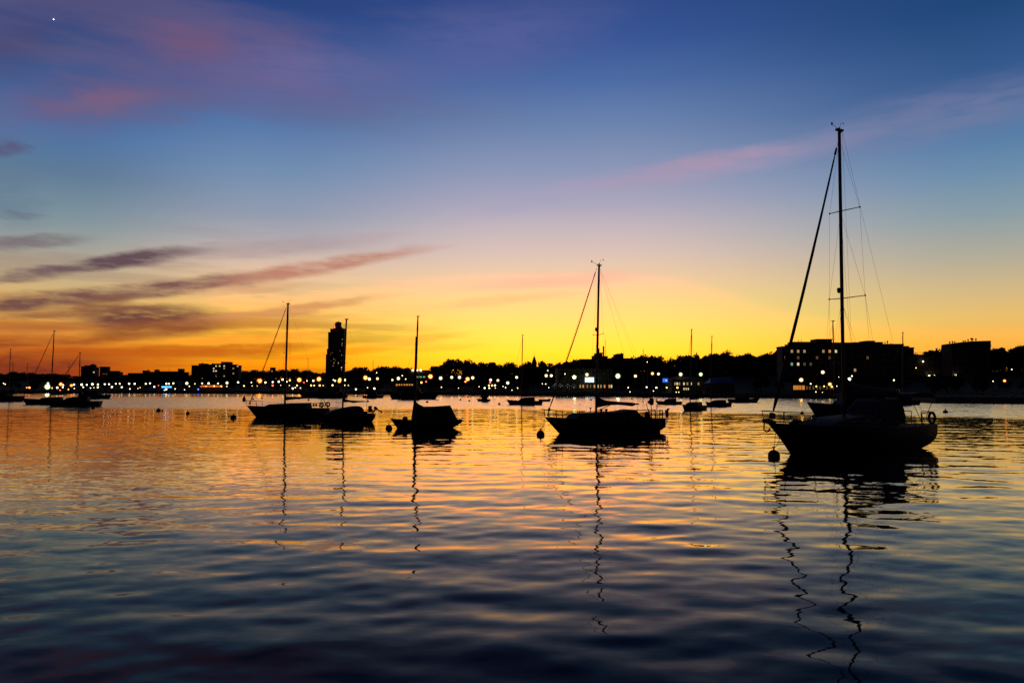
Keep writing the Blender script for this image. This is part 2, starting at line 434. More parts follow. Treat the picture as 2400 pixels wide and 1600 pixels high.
# ------------------------------------------------------------------ far shore: ground and seawall
SHORE = [(-900, 420), (0, 390), (440, 382), (1030, 318), (1350, 276), (1780, 234), (1950, 222), (2185, 165), (2400, 157), (3300, 140)]
RIDGE = [(-900, 8), (0, 8), (700, 9), (1000, 11), (1500, 13), (1800, 15), (2100, 11), (2400, 11), (3300, 11)]
def shore(px): return interp(px, SHORE)
def px_of(x, d): return 1200 + FPX * x / d
def ground_z(px, d):
    s = d - shore(px); zr = interp(px, RIDGE)
    t = max(0, min(1, (s - 24) / 200)); t = t * t * (3 - 2 * t)
    return 1.0 + (zr - 1.0) * t
def gpt(px, d): return Vector(((px - 1200) / FPX * d, d, ground_z(px, d)))
def build_ground():
    cols = list(range(-900, 3301, 30)); offs = [1.0, 6, 14, 24, 50, 80, 110, 140, 170, 200, 224, 320, 700, 1600, 6000, 20000]
    v = []; f = []
    for c in cols:
        d0 = shore(c)
        v.append(((c - 1200) / FPX * (d0 + .9), d0 + .9, -1.5))
        for k in offs:
            p = gpt(c, d0 + k); v.append((p.x, p.y, p.z + (random.uniform(-.12, .12) if 24 < k < 700 else 0)))
    n = len(offs) + 1
    for i in range(len(cols) - 1):
        for j in range(n - 1): f.append((i * n + j, (i + 1) * n + j, (i + 1) * n + j + 1, i * n + j + 1))
    MB().add(v, f).build('ground', M['ground'], None, 40)['kind'] = 'structure'
    v = []; f = []
    prof = [(0, -1.5), (0, 1.15), (.1, 1.3), (.8, 1.3), (.9, 1.15), (.9, -1.5)]
    for c in cols:
        d0 = shore(c)
        for a, z in prof: v.append(((c - 1200) / FPX * (d0 + a), d0 + a, z))
    n = len(prof)
    for i in range(len(cols) - 1):
        for j in range(n - 1): f.append((i * n + j, (i + 1) * n + j, (i + 1) * n + j + 1, i * n + j + 1))
    tag(MB().add(v, f).build('seawall', M['stone'], None, 40), 'low dark stone seawall running along the whole far shore', 'wall')
build_ground()

# ------------------------------------------------------------------ labels that tell look-alikes apart by the nearest landmark
MARKS = [(121, 'tallest mast at the far left'), (243, 'small square tower block'), (391, 'long blue lit sign'), (507, 'lit apartment block'),
         (668, 'mast of the left sloop'), (787, 'stepped high rise tower'), (980, 'floodlit hall'), (1110, 'highest clump of trees'),
         (1252, 'pointed church spire'), (1381, 'white lit sign'), (1559, 'square blue sign'), (1693, 'blue tarpaulin shed'),
         (1870, 'orange lit pavilion'), (1978, 'tallest mast of all'), (2160, 'glass link building'), (2265, 'flat roofed end block')]
ORD = ['nearest', 'second', 'third', 'fourth', 'fifth', 'sixth', 'seventh', 'eighth', 'ninth', 'tenth', 'eleventh', 'twelfth']
def label_all(items):                           # (object, photo x, description)
    sets = {}
    for o, px, desc in items:
        mx, mn = min(MARKS, key=lambda q: abs(q[0] - px))
        sets.setdefault((desc, mn, 'left' if px < mx else 'right'), []).append((abs(px - mx), o))
    for (desc, mn, side), l in sets.items():
        l.sort(key=lambda q: q[0])
        for i, (_, o) in enumerate(l):
            if len(l) == 1: o['label'] = f"{desc} just {side} of the {mn}"
            else: o['label'] = f"{ORD[i]} {desc} {side} of the {mn}"

# ------------------------------------------------------------------ trees
def crown_mesh(seed, style):
    rg = np.random.default_rng(seed); mb = MB()
    lobes = []
    nl = int(rg.integers(9, 14))
    for i in range(nl):
        a = rg.uniform(0, 6.283); h = rg.uniform(.12, .88); rr = (.62 if style else .72) * math.sqrt(max(.05, 1 - (h - .35) ** 2 * 1.9)) * rg.uniform(.35, 1)
        lobes.append((rr * math.cos(a), rr * math.sin(a), h, rg.uniform(.2, .36)))
    lobes.append((0, 0, .45, .5)); lobes.append((rg.uniform(-.15, .15), 0, .8, .24))
    per = 115 if not style else 85
    for (x, y, z, r) in lobes:
        for k in range(per):
            d = rg.normal(size=3); d /= np.linalg.norm(d); q = r * rg.uniform(.35, 1.06)
            c = np.array([x, y, z]) + d * q * np.array([1, 1, .8])
            u = rg.normal(size=3); u /= np.linalg.norm(u); w = np.cross(u, rg.normal(size=3)); w /= np.linalg.norm(w)
            s = rg.uniform(.035, .085)
            mb.add([c - u * s, c + w * s * .7, c + u * s, c - w * s * .7], [(0, 1, 2, 3)])
    return mb.mesh('crown', M['leaf'], 0)
def trunk_mesh(seed):
    rg = random.Random(seed); mb = MB()
    mb.path([(0, 0, -.06), (.01, 0, .12), (-.01, .01, .3), (.01, 0, .55)], [.05, .036, .03, .015], 7)
    for k in range(5):
        a = k * 1.3 + rg.random(); z = .2 + .06 * k
        mb.path([(0, 0, z), (.12 * math.cos(a), .12 * math.sin(a), z + .14), (.3 * math.cos(a), .3 * math.sin(a), z + .3)], [.018, .013, .006], 5)
    return mb.mesh('trunk', M['bark'])
CROWNS = [crown_mesh(100 + i, i % 3 == 2) for i in range(11)]
TRUNKS = [trunk_mesh(i) for i in range(4)]
tree_items = []
def tree(px, py, wpx, d, desc, i=None):
    g = gpt(px, d); top = P(px, py, d).z; h = max(3.0, top - g.z); w = wpx / FPX * d / 2
    i = random.randrange(11) if i is None else i
    o = thing('broadleaf_tree', None, 'tree', g, random.uniform(0, 6.28), 'trees along the far shore')
    t = link('trunk', TRUNKS[i % 4], o); t.scale = (h, h, h)
    c = link('crown', CROWNS[i], o); hb = h * .08
    c.location = (0, 0, hb); c.scale = (w, w, (h - hb) / 1.03)
    tree_items.append((o, px, desc))
SKYL = [(-60, 868), (0, 874), (20, 866), (40, 874), (85, 870), (120, 875), (170, 880), (190, 877), (260, 880), (330, 876), (420, 874), (560, 878), (585, 868), (610, 866), (632, 869),
        (645, 866), (680, 862), (705, 864), (740, 872), (765, 874), (815, 868), (835, 858), (850, 860), (880, 866), (900, 858), (930, 857), (960, 858),
        (985, 868), (1005, 872), (1018, 856), (1035, 848), (1050, 838), (1072, 838), (1090, 845), (1118, 848), (1140, 844), (1156, 848),
        (1170, 856), (1195, 851), (1222, 851), (1238, 847), (1260, 853), (1272, 842), (1286, 858), (1305, 852), (1330, 845), (1360, 842), (1395, 838), (1430, 840),
        (1470, 840), (1490, 836), (1520, 831), (1545, 834), (1560, 841), (1580, 845), (1592, 832), (1615, 829), (1640, 833), (1658, 838), (1675, 826),
        (1700, 822), (1718, 830), (1735, 824), (1755, 830), (1775, 830), (1792, 826), (1815, 821), (1850, 826), (2150, 826), (2182, 820), (2205, 818), (2300, 816), (2335, 810), (2352, 814), (2362, 822), (2378, 811), (2400, 806), (2440, 806)]
x = -40.0
while x < 2440:
    hidden = 1860 < x < 2140 or 2215 < x < 2315
    if not hidden:
        y = interp(x, SKYL)
        d = shore(x) + (210 if x < 760 else 150 if x < 1200 else 120 if x < 1560 else 150 if x < 1850 else 170) + random.uniform(-12, 25)
        big = random.random() < .5
        tree(x, y + random.uniform(-1.5, 2.5), random.uniform(62, 84) if big else random.uniform(44, 58), d, 'broad skyline tree' if big else 'narrow skyline tree')
    x += random.uniform(19, 27)
x = -20.0
while x < 2420:                                 # lower trees nearer the water
    if not (1290 < x < 1450 or 1855 < x < 1965 or 1575 < x < 1650 or 940 < x < 1000 or 1655 < x < 1735):
        d = shore(x) + random.uniform(48, 75)
        yy = 882 if x < 760 else 878 if x < 1200 else 872 if x < 1560 else 868 if x < 1850 else 880
        tree(x, yy + random.uniform(-5, 8), random.uniform(48, 74), d, 'low waterfront tree')
    x += random.uniform(42, 66)
label_all(tree_items)
def undergrowth():
    rg = np.random.default_rng(5); v = []; f = []
    for i in range(44000):
        px = rg.uniform(-60, 2460)
        if 1885 < px < 2105: continue
        d = shore(px) + (205 if px < 760 else 150 if px < 1200 else 120 if px < 1560 else 150 if px < 1850 else 170) + rg.uniform(-15, 25)
        g = gpt(px, d); top = P(px, interp(px, SKYL) + 7 + 5 * math.sin(px * .11) * math.sin(px * .037), d).z
        z = g.z + (top - g.z) * rg.uniform(0, 1) ** .8
        s = rg.uniform(.4, .95); a = rg.normal(size=3); a /= np.linalg.norm(a); b = np.cross(a, rg.normal(size=3)); b /= np.linalg.norm(b)
        c = np.array([g.x, g.y, z]); n = len(v)
        v += [tuple(c - a * s), tuple(c + b * s), tuple(c + a * s), tuple(c - b * s)]; f.append((n, n + 1, n + 2, n + 3))
    tag(MB().add(v, f).build('undergrowth', M['leaf'], None, 0), 'dark mass of bushes filling the ridge below the skyline trees', 'bushes', kind='stuff')
undergrowth()

# ------------------------------------------------------------------ buildings
def win_mesh(w, h, m):
    mb = MB().box(-w / 2, w / 2, -.06, .0, 0, h)
    me = mb.mesh('window', m, 0)
    me.materials.append(M['roof'])
    f = MB(); t = max(.08, w * .09)
    for a in ((-w / 2 - t, -w / 2, 0, h), (w / 2, w / 2 + t, 0, h), (-w / 2 - t, w / 2 + t, h, h + t), (-w / 2 - t, w / 2 + t, -t, 0)):
        f.box(a[0], a[1], -.11, .0, a[2], a[3])
    f.box(-t * .3, t * .3, -.1, -.061, 0, h)
    o = len(mb.v)
    mb.v += f.v; mb.f += [tuple(i + o for i in q) for q in f.f]
    me2 = bpy.data.meshes.new('window'); me2.from_pydata(mb.v, [], mb.f); me2.update()
    me2.materials.append(m); me2.materials.append(M['roof'])
    for i, p in enumerate(me2.polygons): p.material_index = 0 if i < 6 else 1
    bpy.data.meshes.remove(me)
    return me2
class Building:
    """front face at depth d, blocks given by their photo outline, each a real box of its own thickness"""
    def __init__(s, name, label, cat, d, px, wall='brick', group=None, base=None):
        s.d = d; s.base = (ground_z(px, d) if base is None else base)
        s.x0 = (px - 1200) / FPX * d
        s.o = thing(name, label, cat, (s.x0, d, s.base), 0, group); s.wall = M[wall]; s.wm = {}
    def L(s, px, py, dd=0.0):                   # photo point on the plane dd behind the front face, in local coordinates
        p = P(px, py, s.d + dd); return p.x - s.x0, p.z - s.base
    def blocks(s, bl, deep, name='wall', m=None, roof=True, foot=-1.0):
        mb = MB(); rb = MB()
        for a, b, top in bl:
            xa, z = s.L(a, top); xb, _ = s.L(b, top)
            mb.box(xa, xb, 0, deep, foot, z)
            if roof: rb.box(xa - .15, xb + .15, -.2, deep + .2, z + .003, z + .45)
        w = mb.build(name, m or s.wall, s.o, 0)
        if roof: rb.build('roof', M['roof'], s.o, 0)
        return w
    def box(s, name, a, b, top, bot, y0, y1, m, parent=None):
        xa, z1 = s.L(a, top); xb, z0 = s.L(b, bot)
        return MB().box(xa, xb, y0, y1, z0, z1).build(name, M[m], parent or s.o, 0)
    def win(s, px, py, wpx, hpx, m, dd=0.0):
        k = (round(wpx, 1), round(hpx, 1), m)
        if k not in s.wm: s.wm[k] = win_mesh(wpx / FPX * s.d, hpx / FPX * s.d, M[m])
        xx, z = s.L(px, py + hpx / 2)
        o = link('window', s.wm[k], s.o, (xx, dd - .004, z)); return o
    def grid(s, pxs, pys, wpx, hpx, lit, m='glass'):
        for y in pys:
            for x in pxs:
                lm = m
                for (lx, ly, mm) in lit:
                    if abs(lx - x) <= (pxs[1] - pxs[0]) / 2 and abs(ly - y) <= abs(pys[1] - pys[0]) / 2: lm = mm
                s.win(x, y, wpx, hpx, lm)
    def stack(s, name, px, top, bot, w, dd=3.0, m='roof', cap=False):
        xx, z1 = s.L(px, top); _, z0 = s.L(px, bot); r = w / FPX * s.d / 2
        prof = [(r, z0), (r, z1)] if not cap else [(r, z0), (r * .8, z0 + (z1 - z0) * .55), (r * 1.9, z0 + (z1 - z0) * .62), (r * 1.9, z1)]
        return MB().lathe((xx, dd, 0), prof, 8).build(name, M[m], s.o)
    def lamp(s, px, py, r, m, name='wall_lamp'):
        xx, z = s.L(px, py)
        o = MB().lathe((xx, -.35, z), [(.05, -.22), (.14, -.2), (.14, .22), (.05, .25)], 8).build(name, M['pole'], s.o)
        MB().ball((xx, -.8, z), r, 10, 6).build('bulb', M[m], o)

# far-left blocks
b = Building('domed_block', 'dark apartment block with a domed rooftop drum at the far left', 'building', 640, 207, 'concrete')
b.blocks([(190, 198, 859), (198, 216, 857), (216, 222, 861)], 7)
xx, z = b.L(206, 857); MB().ball((xx, 8, z), 2.6, 14, 8, .7).build('dome', M['slate'], b.o)
b.grid([195, 201, 207, 213, 220], [866, 872, 878, 884], 3, 3, [(220, 871, 'W_bright')])
b = Building('square_tower_block', 'small square dark tower block standing alone near the left edge', 'building', 660, 243, 'brick')
b.blocks([(234, 250, 860)], 6)
b.grid([238, 242, 246, 250], [865, 870, 876, 882], 2.4, 2.6, [(244, 878, 'W_dim'), (249, 878, 'W_dim'), (238, 888, 'W_warm')])
b = Building('low_terrace', 'low dark flat terrace right of the small square tower block', 'building', 640, 265, 'brick')
b.blocks([(253, 274, 870), (274, 280, 873)], 6)
b.grid([258, 264, 270, 278], [878, 886], 2.6, 3, [])
b = Building('long_low_block', 'long low block with a rooftop chimney left of the lit apartments', 'building', 640, 390, 'brick')
b.blocks([(300, 334, 875), (334, 345, 869), (345, 362, 872), (362, 368, 867), (368, 417, 871), (417, 427, 865), (427, 437, 873)], 5)
b.stack('chimney', 343, 865, 869, 2.2); b.stack('antenna', 365, 862, 867, .8); b.stack('antenna', 393, 864, 871, .6)
b.grid([308, 320, 335, 350, 365, 380, 395, 410, 424], [880, 888], 3.6, 3.2, [(335, 884, 'W_warm')])
# lit apartment block
b = Building('apartment_block', 'broad stepped apartment block with many lit upper windows', 'building', 520, 507, 'brick')
b.blocks([(449, 466, 857), (466, 480, 853), (480, 497, 855), (497, 518, 853), (518, 538, 849), (538, 550, 855), (550, 559, 857)], 6)
b.stack('vent', 470, 849, 853, 2.4); b.stack('vent', 494, 850, 855, 2.4); b.stack('antenna', 447.5, 864, 872, .8, 1)
b.grid([456, 465, 474, 483, 492, 501, 506.5, 515, 525.5, 534, 547, 557], [857.5, 863, 869, 875, 881, 887], 3.2, 3.0,
       [(506, 857, 'W_bright'), (515, 857, 'W_bright'), (525, 857, 'W_bright'), (557, 857, 'W_bright'), (501, 863, 'W_bright'), (525, 863, 'W_warm'), (547, 863, 'W_warm'),
        (501, 869, 'W_bright'), (506, 869, 'W_bright'), (547, 875, 'W_warm'), (506, 881, 'W_warm'), (525, 881, 'W_warm'), (474, 887, 'W_warm')])
# water-tank tower behind the trees
b = Building('brick_chimney_tower', 'small square brick tower with an arched opening above trees', 'tower', 560, 638, 'brick')
b.blocks([(633, 643, 862)], 3.2); b.win(638, 870, 3.2, 4, 'W_orange')
# stepped high-rise
b = Building('high_rise_tower', 'tall stepped high rise tower with a red light on its roof', 'tower', 900, 787, 'concrete')
b.blocks([(763.5, 766, 831), (766, 769, 818), (769, 774, 779), (774, 781, 771), (781, 785, 766), (785, 788, 757), (788, 796, 755), (796, 798, 766), (798, 806, 770)], 10)
b.stack('antenna', 791, 751, 755, 1.0, 5)
for q in range(3): b.box('balcony', 799.5, 804.5, 786 + 24 * q, 788 + 24 * q, -1.0, -.2, 'concrete')
b.lamp(784, 767, .8, 'L_r', 'beacon')
rows = [779 + 7.2 * k for k in range(14)]
b.grid([775, 780.5, 786, 791.5, 797], rows, 1.8, 3.0, [(797, 822, 'W_dim'), (775, 829, 'W_dim'), (786, 844, 'W_dim')])
for q, yy, ww, hh, mm in ((802.5, 795, 1.4, 2.6, 'W_warm'), (802, 804, 1.5, 2.4, 'W_warm'), (801.5, 809, 1.4, 2.4, 'W_warm'), (800.8, 832, 1.2, 3, 'W_warm'), (782.5, 841, 1.3, 2.2, 'W_warm'), (801, 845, 1, 2.4, 'W_dim'),
                          (783, 850, 1.7, 3.4, 'W_warm'), (793, 850.5, 1.7, 4, 'W_warm'), (776, 845, 1.2, 2.4, 'W_dim'), (781, 857, 2, 2, 'W_warm'), (800.5, 861, 2, 3, 'W_bright'), (800.5, 866.5, 1.3, 2, 'W_warm'), (779, 826, 2.4, 2, 'W_dim')): b.win(q, yy, ww, hh, mm, -.05)
# floodlit hall and cafes below it
b = Building('floodlit_hall', 'flat roofed hall with three white floodlights along its roof', 'building', 400, 980, 'stucco')
b.blocks([(957, 1004, 869)], 14)
for q in (968, 978, 986.5): b.lamp(q, 867.5, .5, 'L_w', 'floodlight')
b.grid([942 + 20, 970, 978, 986, 994], [876, 883], 5, 3.4, [(978, 883, 'W_green'), (986, 883, 'W_green'), (994, 883, 'W_green')])
b = Building('waterfront_cafe', 'low waterfront cafe with a row of orange lit windows', 'building', 352, 950, 'brick')
b.blocks([(922, 975, 894)], 8)
for q in (930, 936, 942, 948, 954, 960, 966, 972): b.win(q, 902, 3.6, 4.6, 'W_orange')
b = Building('awning_cafe', 'small shoreside cafe under a lamplit red orange awning', 'building', 400, 495, 'brick')
b.blocks([(470, 520, 900)], 8)
xa, z = b.L(472, 905); xb, _ = b.L(518, 905)
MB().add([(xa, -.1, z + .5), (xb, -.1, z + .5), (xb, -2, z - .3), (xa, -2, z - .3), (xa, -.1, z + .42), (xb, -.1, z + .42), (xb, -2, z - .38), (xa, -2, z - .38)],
         [(0, 1, 2, 3), (7, 6, 5, 4), (0, 4, 5, 1), (2, 6, 7, 3), (1, 5, 6, 2), (0, 3, 7, 4)]).build('awning', M['awning'], b.o, 0)  # lamplight on the cloth is put in as the awning's own emission
# church
b = Building('church', 'church tower with a pointed spire rising above the trees', 'church', 430, 1252, 'brick')
b.blocks([(1246.5, 1258, 853)], 2.8, roof=False)
xx, z0 = b.L(1252.3, 853); _, z1 = b.L(1252.3, 832); w = 5.8 / FPX * 430
MB().lathe((xx, 1.4, 0), [(w * 1.15, z0), (w * .95, z0 + 1.4), (w * .5, z0 + 3.2), (.05, z1)], 8).build('spire', M['slate'], b.o)
MB().tube((xx, 1.4, z1 - .1), (xx, 1.4, z1 + .9), .05).build('finial', M['pole'], b.o)
b.box('louvre', 1250.3, 1254.3, 856, 862, -.08, 0, 'glass')
# restaurant with white sign, and chimneyed blocks above
b = Building('old_factory', 'large flat roofed block with a tall chimney and round water tank', 'factory', 390, 1410, 'brick')
b.blocks([(1360, 1394, 843), (1394, 1400, 834), (1400, 1412, 828), (1412, 1422, 836), (1422, 1443, 841), (1443, 1447, 836), (1447, 1461.5, 830.5), (1461.5, 1484, 841)], 16)
b.stack('chimney', 1416.5, 810, 836, 3.6, 4, 'brick'); b.stack('water_tank', 1404.5, 815, 828, 6.5, 5, 'wood'); b.stack('chimney', 1459, 826, 830, 4.4, 4, 'brick')
b.stack('flagpole', 1420.5, 795, 838, .9, 2, 'pole')
b.grid([1366 + 9 * k for k in range(13)], [850, 857], 3.6, 3.4, [(1476, 862, 'W_warm')])
b = Building('waterfront_restaurant', 'two storey waterfront restaurant with lamps and glowing ground floor', 'restaurant', 305, 1370, 'stucco')
b.blocks([(1306, 1436, 864)], 14)
for q in (1318, 1330, 1342, 1354, 1366, 1378, 1390, 1402, 1414, 1426): b.win(q, 874, 5, 6, 'glass')
for q, mm in ((1360, 'W_warm'), (1367, 'W_orange'), (1376, 'W_warm'), (1384, 'W_dim'), (1393, 'W_orange'), (1401, 'W_bright'), (1408.5, 'W_warm'), (1417, 'W_orange'), (1428, 'W_orange'), (1433, 'W_bright')): b.win(q, 905, 3.2, 7, mm)
b.box('eave', 1306, 1436, 862.4, 863.6, -.9, -.21, 'roof')
def sign(px0, px1, py0, py1, d, m, label, mark=False):
    c = P((px0 + px1) / 2, (py0 + py1) / 2, d); g = ground_z((px0 + px1) / 2, d); w = (px1 - px0) / FPX * d / 2; h = (py1 - py0) / FPX * d / 2
    o = thing('lit_sign', label, 'sign', (c.x, c.y, g))
    z = c.z - g
    MB().box(-w, w, -.12, .12, z - h, z + h).build('panel', M[m], o, 0)
    f = MB(); t = .1
    f.box(-w - t, w + t, -.16, .16, z + h + .002, z + h + t).box(-w - t, w + t, -.16, .16, z - h - t, z - h - .002).box(-w - t, -w - .002, -.16, .16, z - h - .001, z + h + .001).box(w + .002, w + t, -.16, .16, z - h - .001, z + h + .001)
    f.build('frame', M['pole'], o, 0)
    for sx_ in (-.6, .6): MB().tube((sx_ * w, .3, -.3), (sx_ * w, .3, z + h * .5), .07).build('post', M['pole'], o)
    if mark:
        MB().lathe((0, 0, 0), [(.0, 0), (h * .45, 0), (h * .45, .03), (.0, .03)], 12).build('emblem', M['S_white'], o, 0)
        e = o.children[-1]; e.rotation_euler = (R(90), 0, 0); e.location = (-w * .25, -.125, z)
        MB().add([(w * .1, -.14, z), (w * .5, -.14, z + h * .5), (w * .5, -.14, z - h * .5), (w * .1, -.122, z), (w * .5, -.122, z + h * .5), (w * .5, -.122, z - h * .5)],
                 [(0, 2, 1), (3, 4, 5), (0, 1, 4, 3), (1, 2, 5, 4), (2, 0, 3, 5)]).build('emblem', M['S_white'], o, 0)
sign(1371, 1392, 884, 895.5, 302, 'S_white', 'glowing blank white rectangular sign over the waterfront restaurant')
sign(1553, 1565, 886.5, 895.5, 266, 'S_blue', 'small square blue lit sign with a white mark', True)
sign(379, 402.5, 904.5, 908.5, 400, 'S_sky', 'long low bright blue lit sign on the far left shore')
def tent(px, d, w, label):
    g = gpt(px, d); o = thing('canopy_tent', label, 'canopy', g, 0, 'canopies on the restaurant terrace')
    z = 2.5; v = [(-w, -w, z), (w, -w, z), (w, w, z), (-w, w, z), (0, 0, z + 1.3), (-w, -w, z - .35), (w, -w, z - .35), (w, w, z - .35), (-w, w, z - .35)]
    MB().add(v, [(0, 1, 4), (1, 2, 4), (2, 3, 4), (3, 0, 4), (0, 5, 6, 1), (1, 6, 7, 2), (2, 7, 8, 3), (3, 8, 5, 0)]).build('cover', M['tent'], o, 0)
    for a in (-1, 1):
        for c in (-1, 1): MB().tube((a * w * .97, c * w * .97, -.3), (a * w * .97, c * w * .97, z), .05).build('leg', M['pole'], o)
    MB().ball((0, 0, z - .1), .28, 10, 6).build('lamp', M['L_g'], o)
for i, q in enumerate((1300, 1313, 1330, 1345)):
    tent(q, shore(q) + 9, 1.0 if i != 1 else 1.25, ('leftmost small white canopy on the lit restaurant terrace', 'larger white canopy second from left on the restaurant terrace', 'white canopy under the big greenish lamp by the restaurant', 'rightmost white canopy beside the glowing white sign')[i])
# house with yellow windows
b = Building('boathouse', 'hipped roof waterside house with a row of yellow windows', 'house', 262, 1610, 'stucco')
b.blocks([(1574, 1648, 890)], 10, roof=False)
xa, z = b.L(1571, 890); xb, _ = b.L(1651, 890); _, zt = b.L(1610, 880)
MB().add([(xa, -.5, z), (xb, -.5, z), (xb, 10.5, z), (xa, 10.5, z), (xa + 3.5, 5, zt), (xb - 3.5, 5, zt)], [(0, 1, 5, 4), (1, 2, 5), (2, 3, 4, 5), (3, 0, 4), (3, 2, 1, 0)]).build('roof', M['roof'], b.o, 0)
for q, mm in ((1582, 'W_warm'), (1587, 'W_bright'), (1592, 'W_warm'), (1603, 'W_bright'), (1611, 'W_warm'), (1619.5, 'W_bright'), (1637, 'W_warm')): b.win(q, 899, 3.4, 6, mm)
for q in (1603, 1608, 1613): b.win(q, 911, 2.6, 5, 'W_bright')
b = Building('tarpaulin_shed', 'boat shed under a dull blue tarpaulin roof', 'shed', 262, 1693, 'wood')
b.blocks([(1668, 1722, 897)], 8, roof=False)
xa, z = b.L(1664, 898); xb, _ = b.L(1725, 896); _, zt = b.L(1700, 882)
MB().add([(xa, -.4, z), (xb, -.4, z), (xb, 8.4, z), (xa, 8.4, z), (xa + 1.2, 4, zt - .5), (xb - .6, 4, zt)], [(0, 1, 5, 4), (1, 2, 5), (2, 3, 4, 5), (3, 0, 4), (3, 2, 1, 0)]).build('roof', M['tarp'], b.o, 0)
# orange pavilion
b = Building('pavilion', 'low timber pavilion glowing orange beside the hotel', 'pavilion', 250, 1905, 'wood')
b.blocks([(1856, 1958, 899)], 7)
for i, q in enumerate((1861, 1865.5, 1870, 1875, 1879.5, 1884)): b.win(q, 908, 3.4, 10, 'W_orange')
for i, q in enumerate((1891, 1898, 1906, 1914, 1922, 1930, 1938, 1946, 1953)): b.win(q, 908.5, 4, 8, 'W_dim')
# hotel
b = Building('waterfront_hotel', 'long five storey waterfront hotel with a few lit windows', 'hotel', 330, 1980, 'stucco')
b.blocks([(1833, 1853, 813.5), (1853, 1860, 808), (1860, 1897, 803), (1897, 1914, 807), (1914, 1950, 796.5), (1950, 2000, 804.5), (2000, 2031, 804), (2031, 2050, 800.5), (2050, 2069, 803.5), (2069, 2118, 808), (2118, 2130, 813), (2130, 2142, 816)], 7)
xx, z = b.L(1902.5, 807.5); hh = b.L(1902.5, 800)[1]
xa = b.L(1898, 808)[0]; xb = b.L(1908, 808)[0]
MB().add([(xa, -.3, z), (xb, -.3, z), ((xa + xb) / 2, -.3, hh), (xa, 6, z), (xb, 6, z), ((xa + xb) / 2, 6, hh)], [(0, 1, 2), (5, 4, 3), (0, 2, 5, 3), (1, 4, 5, 2), (0, 3, 4, 1)]).build('gable', M['roof'], b.o, 0)
for q, t in ((1878, 794.5), (1884, 793.8)): b.stack('vent_pipe', q, t, 803, 1.2)
for q, t, w_ in ((2075, 801.5, 1.6), (2082, 800, 1.4), (2088, 797.5, 1.8), (2096, 803, 1.4), (2124, 808, 1.6)): b.stack('vent_pipe', q, t, 809 if q < 2110 else 814, w_, 3, 'roof', True)
lit = [(1860, 823, 'W_warm'), (1876, 823, 'W_warm'), (1890, 823, 'W_warm'), (1932, 823, 'W_warm'), (1948, 823, 'W_orange'), (1964, 823, 'W_bright'), (1980, 823, 'W_warm'), (1876, 838, 'W_dim'), (1948, 838, 'W_dim'),
       (1840, 855, 'W_warm'), (1860, 855, 'W_green'), (1876, 855, 'W_bright'), (2011, 867, 'W_warm'), (2026, 867, 'W_warm'), (1890, 855, 'W_dim'), (1846, 838, 'W_dim'), (1916, 838, 'W_dim'), (1904, 855, 'W_dim'), (2040, 838, 'W_dim')]
b.grid([1841 + 14.8 * k for k in range(20)], [823, 838, 853, 867, 882], 5.2, 6.6, lit)
b.box('cornice', 1833.5, 1852.5, 815.5, 818, -.35, -.21, 'concrete')
b.box('balcony_rail', 1835, 1848, 866, 868, -.9, 0, 'concrete')
# link and end block
b = Building('glass_link', 'lower recessed link between hotel and end block with bright wall lamps', 'building', 318, 2172, 'stucco')
b.blocks([(2143, 2230, 833)], 7)
xa, z1 = b.L(2144, 826); xb, z0 = b.L(2170, 833)
rl = MB().tube((xa, .4, z1), (xb, .4, z1), .08)
for q in (2146, 2163.5, 2169.5): xq = b.L(q, 826)[0]; rl.tube((xq, .4, z0), (xq, .4, z1), .07)
rl.build('roof_rail', M['pole'], b.o)
for q, yy, r in ((2161, 847, .28), (2175.5, 881, .42), (2188, 881, .42), (2171.5, 891, .26), (2177, 891, .26), (2183, 891, .24)): b.lamp(q, yy, r, 'L_w')
b.box('corner_column', 2142, 2147, 864, 896, -.5, -.01, 'stucco')
b.lamp(2144.5, 862, .2, 'L_y')
b = Building('end_block', 'flat roofed dark brick block with rooftop vents at the right', 'building', 300, 2265, 'brick')
b.blocks([(2230, 2322, 812)], 7)
xa, za = b.L(2230, 806.5); xb, zb = b.L(2274, 799.5); xc, zc = b.L(2322.3, 798); _, zl = b.L(2230, 812)
MB().add([(xa, 0, zl + .46), (xc, 0, zl + .46), (xc, 0, zc), (xb, 0, zb), (xa, 0, za + .2), (xa, 7, zl + .46), (xc, 7, zl + .46), (xc, 7, zc), (xb, 7, zb), (xa, 7, za + .2)],
         [(0, 1, 2, 3, 4), (9, 8, 7, 6, 5), (0, 5, 6, 1), (1, 6, 7, 2), (2, 7, 8, 3), (3, 8, 9, 4), (4, 9, 5, 0)]).build('parapet', M['brick'], b.o, 0)
for q, t, u in ((2236, 799, 806), (2242.5, 798, 805), (2248, 798.5, 804), (2268, 797, 801), (2272.5, 796.5, 800), (2279.5, 793.5, 800), (2287, 790.5, 799.5), (2290.5, 791.5, 799.5), (2298, 792, 799.5)): b.stack('vent_pipe', q, t, u + 1.5, 1.8, 3, 'roof', True)
b.grid([2239 + 11.5 * k for k in range(7)], [822, 838, 854, 870], 5.4, 7, [])
b.lamp(2237, 879.5, .45, 'L_w')

